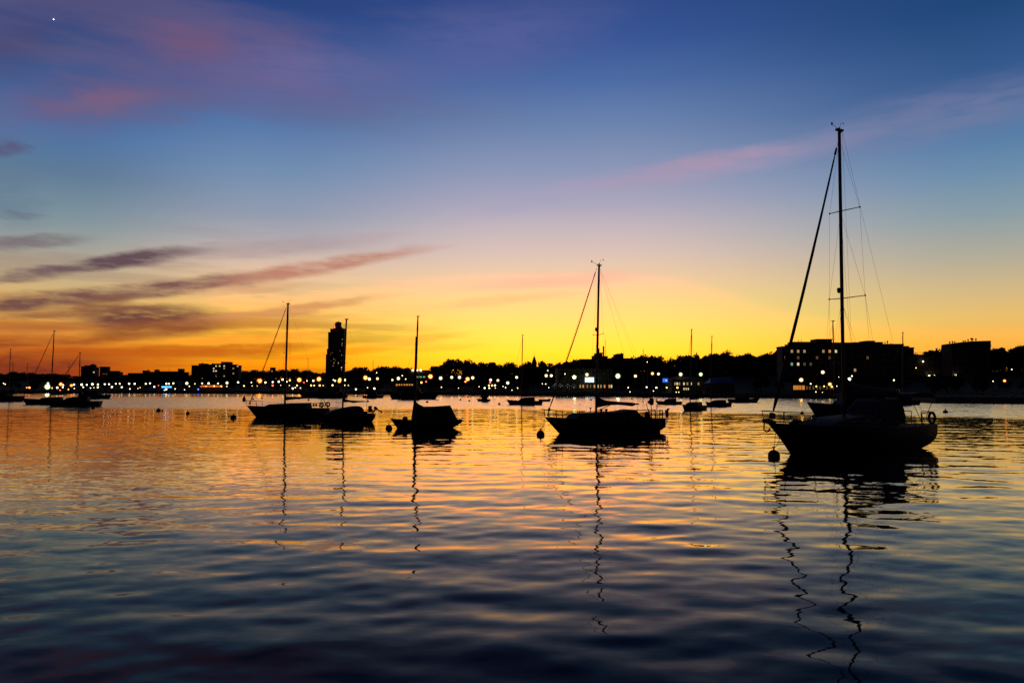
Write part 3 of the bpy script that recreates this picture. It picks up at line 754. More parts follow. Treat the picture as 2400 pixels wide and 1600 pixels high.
# ------------------------------------------------------------------ lamps
LM = {}
def lamp_mesh(r, k):
    key = (round(r * 20) / 20, k)
    if key not in LM: LM[key] = MB().ball((0, 0, 0), key[0], 10, 6).mesh('lamp_head', M['L_' + k], 60)
    return LM[key]
PM = {}
def post_mesh(h):
    h = round(h * 4) / 4
    if h not in PM: PM[h] = (MB().lathe((0, 0, 0), [(.14, -.4), (.14, .5), (.08, .7), (.05, h)], 8).mesh('post', M['pole'], 40), h)
    return PM[h]
CAP = MB().lathe((0, 0, 0), [(.30, 0), (.24, .10), (.05, .16)], 10).mesh('cap', M['pole'], 40)
def halo_mat(name, col, e):  # transparent shell with weak emission, imitating the glare round a lamp
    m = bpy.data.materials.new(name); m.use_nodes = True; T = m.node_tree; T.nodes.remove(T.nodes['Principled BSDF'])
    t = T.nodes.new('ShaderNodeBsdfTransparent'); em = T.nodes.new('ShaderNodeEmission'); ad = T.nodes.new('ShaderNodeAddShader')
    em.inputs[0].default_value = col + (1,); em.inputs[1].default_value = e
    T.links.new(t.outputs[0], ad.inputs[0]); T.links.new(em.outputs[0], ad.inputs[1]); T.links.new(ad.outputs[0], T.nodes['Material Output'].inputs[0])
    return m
HALO = {'w': halo_mat('lamp_halo_white', (.75, .62, .26), .16), 'y': halo_mat('lamp_halo_yellow', (1, .5, .1), .14),
         'o': halo_mat('lamp_halo_sodium', (1, .17, .015), .30), 'v': halo_mat('lamp_halo_warm', (.85, .52, .14), .16), 'g': halo_mat('lamp_halo_green', (.55, .7, .12), .16)}
GM = {}
RAD = (.22, .36, .52, .74)
NAMEK = {'v': 'warm white', 'w': 'white', 'y': 'yellow', 'o': 'orange', 'g': 'greenish white', 'r': 'red', 'b': 'blue'}
lamp_items = []
def lamp(px, py, k, s, back=None):
    low = py > 902 and px < 2000
    d = shore(px) + ((4 if low else 12 if k != 'o' else 34) if back is None else back)
    g = gpt(px, d); z = P(px, py, d).z - g.z; r = RAD[s] * d / 370 * random.uniform(.78, 1.25)
    if k == 'w' and random.random() < (.2 if px < 560 else .42): k = 'v'
    h = max(.55, z)
    name = 'low_light' if low else 'street_lamp'
    o = thing(name, None, 'light' if low else 'street lamp', g, 0, 'low lights along the far quay' if low else 'street lamps along the far shore')
    me, hh = post_mesh(max(.5, h - r * .8))
    p = link('post', me, o); p.scale = (1, 1, (h - r * .8) / hh)
    hd = link('lamp_head', lamp_mesh(r, k + '3' if s == 3 else k), o, (0, 0, h))
    if s >= 2 and k in HALO:  # added halo shell round the bigger lamps, not a glass part
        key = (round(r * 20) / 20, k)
        if key not in GM: GM[key] = MB().ball((0, 0, 0), key[0] * 1.6, 14, 8).mesh('glow_halo', HALO[k], 60)
        link('glow_halo', GM[key], hd)
    if not low: link('cap', CAP, hd, (0, 0, r * .97))
    size = ('tiny', 'small', 'round', 'big bright')[s]
    lamp_items.append((o, px, f"{size} {NAMEK[k]} {'quay light' if low else 'street lamp'}"))
LAMPS = """10 898 w 0;14 900 w 0;65 908 o 1;71 908 o 1;114 898 g 1;113 906 g 3;123 909 y 1;136 908 w 1;144 900 o 2;150 902 w 1;149 907 w 1;169 903 o 2;175 901 w 1;163 912 o 1;176 910 w 0;143 919 r 0
193 901 w 1;205 901.5 w 1;197 907 w 1;218 900 w 1;231 900.5 w 1;231 907 w 1;222 908 y 0;214 909 g 0;247 900 w 1;257 900 w 1;273 899 w 1;282 899 w 0;264 906.5 w 1;287 907 w 1;304 899 w 1;317 899 w 1;343 899 w 1;353 898 w 1;363 906 w 1;330 908 y 0;325 910 y 0;306 911 w 0;391 899 w 1;397 899 w 1;373 903 r 0
391 912 w 1;387 914 w 0;407.5 898 w 1;439 898 w 2;458 899 y 0;475 898 w 1;490 898 w 1;512 898 w 1;533 897 w 2;559 895.5 w 1;590 896 w 0;609 892 o 3;623 896 w 1;640 895 w 1;640 903 r 1;654 894 w 1;663 889 g 1;673 894 w 1;680 891 y 1;702 890 o 3;713 896 r 0;720 892 w 0;735 892 w 1;748 888 o 3
484 905 y 0;503 904.5 y 1;520 905 y 1;533 905 y 0;573 904 y 1;592 904 y 0;603 904 y 1;466 912 b 1;434 913 w 0;412 911 w 0;445 905 w 0;659 902.5 y 0;679 903 y 0;697 903 y 1;730 903 y 1;737 903 y 1;750 903 y 1;758 903 y 0;687 910 w 1;693 908 w 0;705 909 w 0
782 890 w 1;786 892 w 1;796 893 o 2;797 889 y 2;808 890 w 2;857 885 o 3;866 888 w 2;885 887 w 2;883 873 w 0;920 890 y 1;934 886.5 w 2;951 888 w 1;943 880 w 0;1009 882 o 3;1033 886 w 2;1059 884 w 2;1077 884 w 2;1096 888 o 3;1091 894 o 1;1108 885 w 2;999 894 r 1;988 896 y 1
780 902.5 y 1;808 902.5 y 1;817 903 w 0;835 912 w 1;878 910 w 1;862 908 w 0;1150 890 w 2;1149 896 r 1;1167 891 w 2;1190 897 w 2;1211 884 w 2;1280 880 w 2;1292 880 w 2;1346 883.5 g 3;1375.5 877.5 w 2;1271 899 w 0;1279 899.5 w 0;1284 868 w 0;1324 876 w 0
1146 903 y 1;1153 903 y 1;1160 903 w 1;1136 909 g 1;1147 909 g 1;1123 906 w 0;1161 909 w 0;1179 905 w 0;1185 908 w 0;1213 909 w 0;1200 914 w 0;1286 908 w 0;1035 907 w 0;1075 909 w 0
1448 881 g 3;1489 881 w 2;1529 875 y 2;1543 876 w 2;1595 877 w 2;1642 877 g 2;1517 848 w 0;1515 907 w 1;1538 908 w 1;1562 908 y 1;1587 908 y 1;1472 908 w 0;1531 916 w 0;1476 918 w 0;1584 923 w 0;1590 923 w 0
1877 890 y 3;1928 872 w 2;1944 900 y 2;1899 899 w 1;1912 905 y 1;1930 905 y 1;1948 906 y 1;1960 904.5 w 0;1990 888 w 3;1996 881 w 1;1965 883 w 0;1911 918 w 0;1926 919 w 0;2094 890.5 w 1;2326 893 w 0;2353 892 o 2;2371 865.5 w 0"""
for row in LAMPS.split('\n'):
    for it in row.split(';'):
        a, c, k, s = it.split(); lamp(float(a), float(c), k, int(s))
label_all(lamp_items)

# ------------------------------------------------------------------ docks
def dock(px0, px1, d, label):
    a = Vector(((px0 - 1200) / FPX * d, d, 0)); bx = (px1 - 1200) / FPX * d
    o = thing('floating_dock', label, 'dock', ((a.x + bx) / 2, d, 0)); hw = (bx - a.x) / 2
    MB().box(-hw, hw, -1, 1, -.3, .38).build('float', M['wood'], o, 0)
    n = max(3, int(hw / 2.5)); pl = MB()
    for i in range(n):
        xq = -hw + (i + .5) * 2 * hw / n
        MB().lathe((xq, 1.12, 0), [(.13, -2), (.13, 1.9 + .4 * math.sin(i * 2.1)), (.02, 2.1 + .4 * math.sin(i * 2.1))], 8).build('pile', M['wood'], o)
    MB().box(-.6, .6, 1.3, 8.0, .39, .5).build('gangway', M['wood'], o, 0)
dock(1452, 1580, WD(929.5), 'floating timber dock with piles below the square blue sign')
dock(1782, 1862, WD(933), 'floating timber dock with piles left of the orange lit pavilion')
dock(1146, 1166, WD(927), 'short floating dock with piles on the shore left of the church')

# ------------------------------------------------------------------ boats
class Boat:
    def __init__(s, kind, label, cat, bow, yb, stern, ys, group='boats moored in the harbour'):
        b = Vector(((bow - 1200) / FPX * yb, yb)); a = Vector(((stern - 1200) / FPX * ys, ys))
        s.mid = (a + b) / 2; s.ax = (b - a).normalized(); s.L = (b - a).length
        s.rr = 1.0; s.o = thing(kind, label, cat, (s.mid.x, s.mid.y, 0), math.atan2(s.ax.y, s.ax.x), group)
    def pl(s, px, py):                           # photo point on the boat's own centre plane -> (along, up)
        r = ray(px, py); n = Vector((-s.ax.y, s.ax.x))
        t = s.mid.dot(n) / (r.x * n.x + r.y * n.y)
        p = Vector((r.x, r.y)) * t
        return (p - s.mid).dot(s.ax), CAMZ + r.z * t
    def pts(s, l): return [s.pl(*p) for p in l]
    def p3(s, px, py, y=0.0):
        a, z = s.pl(px, py); return Vector((a, y, z))
    def hull(s, sheer, bow, stern, beam, tr=.72, m='hull', deck=True):
        """sheer: (along, up) points; bow: tip -> waterline; stern: deck -> waterline, all (along, up)"""
        sh = sorted(sheer); s.sheer = sh
        zs = lambda x: interp(x, sh)
        bw = sorted([(z, x) for x, z in bow]); st = sorted([(z, x) for x, z in stern])
        lo = -.35
        def ext(l, z):
            if z < l[0][0] and len(l) > 1:
                k = (l[1][1] - l[0][1]) / max(.05, l[1][0] - l[0][0]); return l[0][1] + max(-2, min(2, k)) * (z - l[0][0]) * .8
            return interp(z, l)
        H = [(0, tr), (.15, tr + (1 - tr) * .62), (.42, 1), (.62, .9), (.78, .66), (.9, .34), (.97, .12), (1, .02)]
        ts = [0, .06, .14, .24, .34, .44, .54, .64, .72, .79, .85, .9, .94, .97, 1]
        ks = [0, .06, .2, .35, .5, .65, .8, .92, 1]
        x0, x1 = stern[0][0], bow[0][0]
        v = []; top = []
        for t in ts:
            zt = zs(x0 + (x1 - x0) * t); hb = interp(t, H) * beam / 2
            for sg in (-1, 1):
                for k in ks:
                    z = zt + (lo - zt) * k
                    x = ext(st, z) * (1 - t) + ext(bw, z) * t
                    v.append((x, sg * hb * (1 - k ** 1.6 * (.16 + .5 * t * t)) * (1 + .02 * math.sin(k * 3.1)), z))
            top.append((x0 + (x1 - x0) * t, hb, zt))
        n = len(ks); w = 2 * n; f = []
        for i in range(len(ts) - 1):
            for j in range(n - 1):
                a = i * w + j; f.append((a, a + w, a + w + 1, a + 1))
                a += n; f.append((a, a + 1, a + w + 1, a + w))
            f.append((i * w + n - 1, (i + 1) * w + n - 1, (i + 1) * w + 2 * n - 1, i * w + 2 * n - 1))
        for j in range(n - 1):
            f.append((j, j + 1, n + j + 1, n + j)); a = (len(ts) - 1) * w; f.append((a + j, a + n + j, a + n + j + 1, a + j + 1))
        MB().add(v, f).build('hull', M[m], s.o, 40)
        s.half = lambda x: interp(x, [(a, b) for a, b, c in top]); s.zs = zs; s.x0, s.x1 = x0, x1
        if deck:
            dv = []
            for x, hb, z in top: dv += [(x, -hb * .97, z - .03), (x, 0, z - .03 + .03 * hb), (x, hb * .97, z - .03)]
            df = []
            for i in range(len(top) - 1):
                for j in (0, 1): df.append((i * 3 + j, i * 3 + j + 1, (i + 1) * 3 + j + 1, (i + 1) * 3 + j))
            MB().add(dv, df).build('deck', M['deck'], s.o)
        for sg in (-1, 1):
            MB().path([(x, sg * hb, z + .02) for x, hb, z in top], .028, 6).build('toe_rail', M['steel'], s.o)
    def stays(s, pairs, r=.009, name='shroud'):
        for a, b in pairs: MB().tube(a, b, r, r, 5).build(name, M['wire'], s.o)
    def mast(s, base, top, r, rt=None):
        s.mb = Vector(base); s.mt = Vector(top)
        o = MB().path([s.mb, s.mb.lerp(s.mt, .5), s.mb.lerp(s.mt, .92), s.mt], [r, r, r * .9, (rt or r * .75)], 10).build('mast', M['alu'], s.o)
        s.mast_o = o; return o
    def at(s, k): return s.mb.lerp(s.mt, k)
    def spreader(s, k, half, sweep, r=.028):
        c = s.at(k); out = []
        for sg in (-1, 1):
            e = c + Vector((-sweep, sg * half, .08))
            m = MB().tube(c, e, r, r * .8, 6); m.ball(e, r * 1.9, 8, 5); m.build('spreader', M['alu'], s.mast_o)
            out.append(e)
        return out
    def masthead(s, big=True, k=1.0):
        t = s.mt
        m = MB().box(t.x - .22 * k, t.x + .2 * k, -.07 * k, .07 * k, t.z - .03, t.z + .06 * k)
        m.add([(t.x - .3 * k, -.03, t.z + .1 * k), (t.x - .05 * k, -.03, t.z + .062 * k), (t.x - .05 * k, -.03, t.z - .16 * k), (t.x - .3 * k, .03, t.z + .1 * k), (t.x - .05 * k, .03, t.z + .062 * k), (t.x - .05 * k, .03, t.z - .16 * k)],
              [(0, 1, 2), (5, 4, 3), (0, 2, 5, 3), (0, 3, 4, 1), (1, 4, 5, 2)])
        m.build('masthead', M['alu'], s.mast_o, 0)
        if big:
            MB().path([(t.x + .1, 0, t.z + .06), (t.x + .45, 0, t.z + .2), (t.x + .66, 0, t.z + .2)], .012, 5).ball((t.x + .62, 0, t.z + .28), .05, 8, 5, 1.8).build('anemometer', M['rubber'], s.mast_o)
            MB().path([(t.x - .05, 0, t.z + .06), (t.x - .12, 0, t.z + .42), (t.x - .3, 0, t.z + .48)], .010, 5).add([(t.x - .3, 0, t.z + .44), (t.x - .44, 0, t.z + .40), (t.x - .4, .01, t.z + .5)], [(0, 1, 2)]).build('wind_vane', M['rubber'], s.mast_o)
            MB().lathe((t.x, 0, t.z + .06), [(.05, 0), (.05, .1), (.02, .12)], 8).build('masthead_light', M['glass'], s.mast_o)
    def jib(s, lo, hi, r0, r1):                  # sail rolled up on the forestay
        lo, hi = Vector(lo), Vector(hi); n = 22
        pts, rs = [], []
        for i in range(n + 1):
            k = i / n; p = lo.lerp(hi, .035 + .93 * k)
            p.x -= .10 * math.sin(math.pi * k)
            pts.append(p); q = r0 + (r1 - r0) * k
            rs.append(q * (.45 if i in (0, n) else 1 + .05 * math.sin(i * 2.1)))
        fs = MB().tube(lo, hi, .011, .011, 6).build('forestay', M['wire'], s.o)
        MB().path(pts, rs, 9).build('furled_jib', M['canvas'], fs)
        d = (hi - lo).normalized()
        MB().tube(lo + d * .18, lo + d * .42, r0 * 1.55, r0 * 1.55, 10).build('furling_drum', M['rubber'], fs)
        MB().tube(hi - d * .75, hi - d * .35, r1 * 1.5, r1 * 1.2, 8).build('swivel', M['rubber'], fs)
        return fs
    def prism(s, name, pxs, w, tap, m, parent=None, y=0.0, raw=False):
        return MB().prism(pxs if raw else s.pts(pxs), w, tap, y).build(name, M[m], parent or s.o, 25)
    def rail(s, name, lines, r=.017):
        m = MB()
        for l in lines: m.path(l, r, 6)
        return m.build(name, M['steel'], s.o)
    def lifelines(s, xs, h=.6):
        for sg in (-1, 1):
            m = MB()
            top = [Vector((x, sg * s.half(x) * .95, s.zs(x))) for x in xs]
            for p in top: m.tube(p, p + Vector((0, 0, h)), .014, .012, 6)
            for q in (.5, 1.0): m.path([p + Vector((0, 0, h * q)) for p in top], .006, 5)
            m.build('lifeline', M['steel'], s.o)
    def pulpit(s, x0, x1, h, lift=.1):           # bow rail from the stem back to x1
        m = MB(); zt = s.zs(x0)
        q = []
        for k in range(9):
            a = -math.pi / 2 + math.pi * k / 8
            q.append(Vector((x1 + (x0 + .25 - x1) * math.cos(a) ** .8 if abs(math.cos(a)) > 1e-6 else x1, math.sin(a) * s.half(x1) * .95, s.zs(x1) + h + lift * math.cos(a))))
        m.path(q, .024 * s.rr, 6)
        m.path([p + Vector((0, 0, -h * .5)) for p in q], .014 * s.rr, 6)
        for i in (0, 2, 6, 8):
            p = q[i]; xb = min(p.x, s.x1 - .15); m.tube(p, (xb - .02, p.y * .9, s.zs(xb)), .018 * s.rr, .018 * s.rr, 6)
        return m.build('pulpit', M['steel'], s.o)
    def pushpit(s, x1, h):
        m = MB(); hb = s.half(s.x0) * .95; a = Vector((x1, hb, s.zs(x1)))
        for sg in (-1, 1):
            for q in (.5, 1):
                m.path([(x1, sg * s.half(x1) * .95, s.zs(x1) + h * q), (s.x0 + .25, sg * hb, s.zs(s.x0) + h * q), (s.x0 + .08, sg * hb * .8, s.zs(s.x0) + h * q), (s.x0 + .08, sg * .3, s.zs(s.x0) + h * q)], .024 * s.rr, 6)
            for xq, yq in ((x1, s.half(x1) * .95), (s.x0 + .25, hb), (s.x0 + .08, .3)): m.tube((xq, sg * yq, s.zs(xq)), (xq, sg * yq, s.zs(xq) + h), .024 * s.rr, .024 * s.rr, 6)
        return m.build('pushpit', M['steel'], s.o)
    def cover(s, boom, name='boom', cov=None, r=.06):
        p, q = Vector(boom[0]), Vector(boom[1])
        b = MB().tube(p, q, r, r * .8, 8).build(name, M['alu'], s.o)
        if cov:
            pts = [Vector((x, 0, z)) for x, z, _ in cov]; v = []; n = 10
            for x, z, (hh, ww) in cov:
                for k in range(n):
                    a = 2 * math.pi * k / n; v.append((x, ww * math.sin(a), z + hh * math.cos(a)))
            f = [(i * n + k, i * n + (k + 1) % n, (i + 1) * n + (k + 1) % n, (i + 1) * n + k) for i in range(len(cov) - 1) for k in range(n)]
            f += [tuple(range(n)), tuple(range((len(cov) - 1) * n, len(cov) * n))]
            MB().add(v, f).build('sail_cover', M['canvas'], b)
        return b
    def covpx(s, l, w=.12):                     # (px, top y, bottom y) along the boom
        o = []
        for px, a, b in l:
            x, z1 = s.pl(px, a); _, z0 = s.pl(px, b); o.append((x, (z0 + z1) / 2, ((z1 - z0) / 2, w)))
        return o

def lifebuoy(b, c, axis='y', r=.28): return MB().torus(c, r, .075, 'x' if axis == 'x' else 'y').build('lifebuoy', M['rubber'], b.o)
def portlights(b, xs, z, y, w=.45, h=.16):
    for x in xs:
        for sg in (-1, 1):
            MB().box(x - w / 2, x + w / 2, sg * y - .012, sg * y + .012, z - h / 2, z + h / 2).build('window', M['glass'], b.cab, 0)

# --- the big sloop on the right
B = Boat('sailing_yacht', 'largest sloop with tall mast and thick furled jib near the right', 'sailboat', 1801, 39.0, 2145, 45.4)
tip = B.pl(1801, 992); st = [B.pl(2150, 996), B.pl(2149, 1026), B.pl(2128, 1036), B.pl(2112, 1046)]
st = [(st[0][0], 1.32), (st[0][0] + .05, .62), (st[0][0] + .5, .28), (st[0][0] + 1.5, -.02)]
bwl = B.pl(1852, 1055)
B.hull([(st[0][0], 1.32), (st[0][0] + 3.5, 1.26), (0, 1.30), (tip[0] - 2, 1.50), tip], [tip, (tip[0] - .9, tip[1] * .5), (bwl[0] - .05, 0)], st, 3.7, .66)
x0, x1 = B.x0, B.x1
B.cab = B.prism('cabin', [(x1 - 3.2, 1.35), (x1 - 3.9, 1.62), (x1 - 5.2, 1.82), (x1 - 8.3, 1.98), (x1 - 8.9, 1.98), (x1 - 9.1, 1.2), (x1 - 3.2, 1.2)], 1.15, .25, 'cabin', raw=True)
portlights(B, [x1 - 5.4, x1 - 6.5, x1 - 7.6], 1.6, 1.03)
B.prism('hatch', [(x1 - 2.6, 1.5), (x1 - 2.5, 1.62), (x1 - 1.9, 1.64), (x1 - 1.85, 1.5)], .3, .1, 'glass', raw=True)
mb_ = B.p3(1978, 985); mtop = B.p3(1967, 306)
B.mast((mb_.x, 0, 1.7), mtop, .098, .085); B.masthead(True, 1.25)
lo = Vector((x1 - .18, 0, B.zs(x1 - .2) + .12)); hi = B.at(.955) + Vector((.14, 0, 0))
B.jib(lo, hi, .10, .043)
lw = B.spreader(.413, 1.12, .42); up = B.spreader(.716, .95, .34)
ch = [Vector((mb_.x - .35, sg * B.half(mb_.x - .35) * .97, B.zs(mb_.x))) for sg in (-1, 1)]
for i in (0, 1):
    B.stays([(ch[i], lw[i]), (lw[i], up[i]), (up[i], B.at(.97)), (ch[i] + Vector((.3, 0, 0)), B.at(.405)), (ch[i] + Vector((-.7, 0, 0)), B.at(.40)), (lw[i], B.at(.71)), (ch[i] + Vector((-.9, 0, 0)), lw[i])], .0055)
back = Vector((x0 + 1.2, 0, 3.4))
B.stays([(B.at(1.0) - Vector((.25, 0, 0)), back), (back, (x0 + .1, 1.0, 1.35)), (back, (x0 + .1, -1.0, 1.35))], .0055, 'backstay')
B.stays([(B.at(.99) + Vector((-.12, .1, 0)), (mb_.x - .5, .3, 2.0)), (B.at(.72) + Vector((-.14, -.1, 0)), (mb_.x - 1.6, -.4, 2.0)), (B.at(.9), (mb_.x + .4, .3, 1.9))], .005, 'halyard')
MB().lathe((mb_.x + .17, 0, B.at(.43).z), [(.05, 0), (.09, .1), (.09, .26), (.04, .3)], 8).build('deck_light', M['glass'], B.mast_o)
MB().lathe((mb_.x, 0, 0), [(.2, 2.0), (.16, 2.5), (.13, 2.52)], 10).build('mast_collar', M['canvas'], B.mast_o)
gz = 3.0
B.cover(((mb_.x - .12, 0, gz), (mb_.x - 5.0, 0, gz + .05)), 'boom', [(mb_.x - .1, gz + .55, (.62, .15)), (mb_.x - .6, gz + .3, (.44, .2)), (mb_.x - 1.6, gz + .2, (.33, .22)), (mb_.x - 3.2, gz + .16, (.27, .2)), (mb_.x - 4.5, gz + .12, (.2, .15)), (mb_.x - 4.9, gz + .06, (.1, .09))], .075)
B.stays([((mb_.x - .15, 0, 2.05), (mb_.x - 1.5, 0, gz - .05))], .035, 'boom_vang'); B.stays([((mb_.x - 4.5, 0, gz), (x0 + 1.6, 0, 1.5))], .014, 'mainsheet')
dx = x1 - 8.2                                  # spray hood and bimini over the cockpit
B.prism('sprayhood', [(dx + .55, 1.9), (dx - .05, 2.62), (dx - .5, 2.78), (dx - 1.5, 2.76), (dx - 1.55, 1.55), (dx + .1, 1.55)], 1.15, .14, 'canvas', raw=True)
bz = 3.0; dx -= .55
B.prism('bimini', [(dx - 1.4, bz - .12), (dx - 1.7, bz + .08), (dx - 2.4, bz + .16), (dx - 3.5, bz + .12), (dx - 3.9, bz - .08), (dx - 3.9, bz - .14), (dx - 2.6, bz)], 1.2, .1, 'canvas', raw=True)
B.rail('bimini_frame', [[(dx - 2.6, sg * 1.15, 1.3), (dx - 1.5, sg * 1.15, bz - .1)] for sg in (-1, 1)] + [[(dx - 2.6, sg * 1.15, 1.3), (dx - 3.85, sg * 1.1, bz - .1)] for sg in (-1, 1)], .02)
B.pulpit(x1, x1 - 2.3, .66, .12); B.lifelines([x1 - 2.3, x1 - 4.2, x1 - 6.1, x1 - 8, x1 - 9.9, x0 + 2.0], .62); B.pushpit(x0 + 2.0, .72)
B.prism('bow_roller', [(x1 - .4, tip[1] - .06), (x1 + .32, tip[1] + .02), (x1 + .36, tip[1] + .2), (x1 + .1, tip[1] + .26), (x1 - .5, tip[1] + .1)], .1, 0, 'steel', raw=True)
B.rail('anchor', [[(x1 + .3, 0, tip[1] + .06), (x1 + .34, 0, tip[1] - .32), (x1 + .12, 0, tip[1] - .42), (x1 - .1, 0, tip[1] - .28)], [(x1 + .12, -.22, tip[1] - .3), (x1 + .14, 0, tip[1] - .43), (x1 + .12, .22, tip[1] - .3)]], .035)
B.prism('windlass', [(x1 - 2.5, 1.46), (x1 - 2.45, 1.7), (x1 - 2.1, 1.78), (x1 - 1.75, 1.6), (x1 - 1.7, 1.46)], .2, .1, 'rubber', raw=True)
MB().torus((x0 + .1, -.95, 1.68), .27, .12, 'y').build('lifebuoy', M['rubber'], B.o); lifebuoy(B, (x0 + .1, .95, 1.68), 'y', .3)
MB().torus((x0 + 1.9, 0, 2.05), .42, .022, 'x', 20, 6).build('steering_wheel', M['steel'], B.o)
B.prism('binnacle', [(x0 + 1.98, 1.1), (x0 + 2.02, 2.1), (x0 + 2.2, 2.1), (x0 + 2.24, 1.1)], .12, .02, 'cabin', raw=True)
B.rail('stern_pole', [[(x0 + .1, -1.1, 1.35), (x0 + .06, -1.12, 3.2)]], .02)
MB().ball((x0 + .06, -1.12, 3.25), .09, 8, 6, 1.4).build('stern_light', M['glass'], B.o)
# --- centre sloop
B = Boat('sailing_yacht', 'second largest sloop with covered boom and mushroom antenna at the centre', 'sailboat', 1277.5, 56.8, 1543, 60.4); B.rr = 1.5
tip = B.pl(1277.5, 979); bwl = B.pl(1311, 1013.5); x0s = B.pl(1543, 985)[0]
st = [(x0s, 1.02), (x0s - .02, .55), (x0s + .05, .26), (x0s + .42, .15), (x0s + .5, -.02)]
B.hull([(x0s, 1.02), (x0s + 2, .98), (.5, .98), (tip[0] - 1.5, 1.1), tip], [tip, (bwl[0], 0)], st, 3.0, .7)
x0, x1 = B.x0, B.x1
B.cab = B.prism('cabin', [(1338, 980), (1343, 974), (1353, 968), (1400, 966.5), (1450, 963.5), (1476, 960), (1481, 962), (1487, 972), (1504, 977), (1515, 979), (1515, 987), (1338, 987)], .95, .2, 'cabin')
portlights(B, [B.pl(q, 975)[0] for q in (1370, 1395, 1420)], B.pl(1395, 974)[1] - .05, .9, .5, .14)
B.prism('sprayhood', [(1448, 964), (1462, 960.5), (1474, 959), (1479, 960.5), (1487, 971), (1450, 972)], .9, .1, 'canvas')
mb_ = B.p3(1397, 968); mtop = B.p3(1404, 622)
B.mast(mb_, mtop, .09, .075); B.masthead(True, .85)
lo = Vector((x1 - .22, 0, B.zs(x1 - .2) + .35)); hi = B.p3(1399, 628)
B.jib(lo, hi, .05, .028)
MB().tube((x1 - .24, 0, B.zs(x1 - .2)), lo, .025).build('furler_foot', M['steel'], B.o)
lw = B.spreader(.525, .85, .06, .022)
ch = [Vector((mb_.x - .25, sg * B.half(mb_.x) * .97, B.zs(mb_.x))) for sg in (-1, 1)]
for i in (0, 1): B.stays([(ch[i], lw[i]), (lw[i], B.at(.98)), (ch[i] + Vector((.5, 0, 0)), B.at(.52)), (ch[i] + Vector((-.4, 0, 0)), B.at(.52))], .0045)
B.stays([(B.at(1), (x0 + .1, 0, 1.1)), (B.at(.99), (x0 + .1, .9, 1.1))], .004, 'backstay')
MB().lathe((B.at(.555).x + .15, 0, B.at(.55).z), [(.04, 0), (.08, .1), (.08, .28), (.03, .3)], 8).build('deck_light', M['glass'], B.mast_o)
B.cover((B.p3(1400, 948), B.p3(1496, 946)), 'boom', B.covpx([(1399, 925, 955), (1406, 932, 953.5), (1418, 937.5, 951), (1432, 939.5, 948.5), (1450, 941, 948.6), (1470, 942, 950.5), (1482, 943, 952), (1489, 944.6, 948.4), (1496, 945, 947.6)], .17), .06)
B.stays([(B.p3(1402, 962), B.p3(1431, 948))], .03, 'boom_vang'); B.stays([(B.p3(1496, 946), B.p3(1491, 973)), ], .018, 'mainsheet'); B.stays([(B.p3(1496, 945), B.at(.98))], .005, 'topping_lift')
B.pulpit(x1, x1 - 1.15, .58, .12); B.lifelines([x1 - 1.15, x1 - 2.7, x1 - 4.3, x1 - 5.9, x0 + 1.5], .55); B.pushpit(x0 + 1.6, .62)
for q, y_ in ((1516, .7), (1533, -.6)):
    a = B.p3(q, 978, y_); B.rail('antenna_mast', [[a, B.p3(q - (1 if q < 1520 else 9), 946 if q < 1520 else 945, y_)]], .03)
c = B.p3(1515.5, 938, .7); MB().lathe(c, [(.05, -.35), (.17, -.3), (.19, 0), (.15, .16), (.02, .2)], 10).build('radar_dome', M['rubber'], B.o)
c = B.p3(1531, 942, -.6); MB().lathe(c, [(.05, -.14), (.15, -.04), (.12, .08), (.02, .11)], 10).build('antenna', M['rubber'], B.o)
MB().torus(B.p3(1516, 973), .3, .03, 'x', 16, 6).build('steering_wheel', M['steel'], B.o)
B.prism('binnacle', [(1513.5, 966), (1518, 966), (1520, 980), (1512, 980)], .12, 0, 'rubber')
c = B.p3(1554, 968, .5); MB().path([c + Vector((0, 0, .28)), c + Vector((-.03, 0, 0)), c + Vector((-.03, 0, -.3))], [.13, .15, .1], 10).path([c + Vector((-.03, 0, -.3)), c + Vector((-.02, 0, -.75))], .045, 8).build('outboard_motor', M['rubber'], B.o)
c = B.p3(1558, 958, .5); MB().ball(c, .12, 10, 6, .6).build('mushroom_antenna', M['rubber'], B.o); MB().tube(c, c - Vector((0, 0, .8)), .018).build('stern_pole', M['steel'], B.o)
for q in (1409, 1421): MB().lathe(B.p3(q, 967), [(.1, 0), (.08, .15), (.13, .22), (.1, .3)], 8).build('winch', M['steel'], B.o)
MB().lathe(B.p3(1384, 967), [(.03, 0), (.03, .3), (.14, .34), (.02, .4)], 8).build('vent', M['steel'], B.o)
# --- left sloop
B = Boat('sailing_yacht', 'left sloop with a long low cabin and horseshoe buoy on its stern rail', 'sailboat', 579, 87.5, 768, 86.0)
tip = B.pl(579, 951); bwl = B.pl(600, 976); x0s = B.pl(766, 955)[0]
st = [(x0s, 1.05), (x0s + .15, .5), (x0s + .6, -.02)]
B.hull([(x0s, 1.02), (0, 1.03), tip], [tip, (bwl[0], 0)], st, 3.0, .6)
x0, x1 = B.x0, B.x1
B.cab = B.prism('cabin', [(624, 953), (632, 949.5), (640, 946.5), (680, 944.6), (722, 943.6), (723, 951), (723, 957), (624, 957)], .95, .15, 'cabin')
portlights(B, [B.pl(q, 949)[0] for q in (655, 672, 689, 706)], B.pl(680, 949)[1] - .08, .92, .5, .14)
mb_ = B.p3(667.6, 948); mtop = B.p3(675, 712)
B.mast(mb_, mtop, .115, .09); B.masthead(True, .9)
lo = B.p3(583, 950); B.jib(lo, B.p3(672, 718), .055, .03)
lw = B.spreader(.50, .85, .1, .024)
ch = [Vector((mb_.x - .25, sg * B.half(mb_.x) * .97, B.zs(mb_.x))) for sg in (-1, 1)]
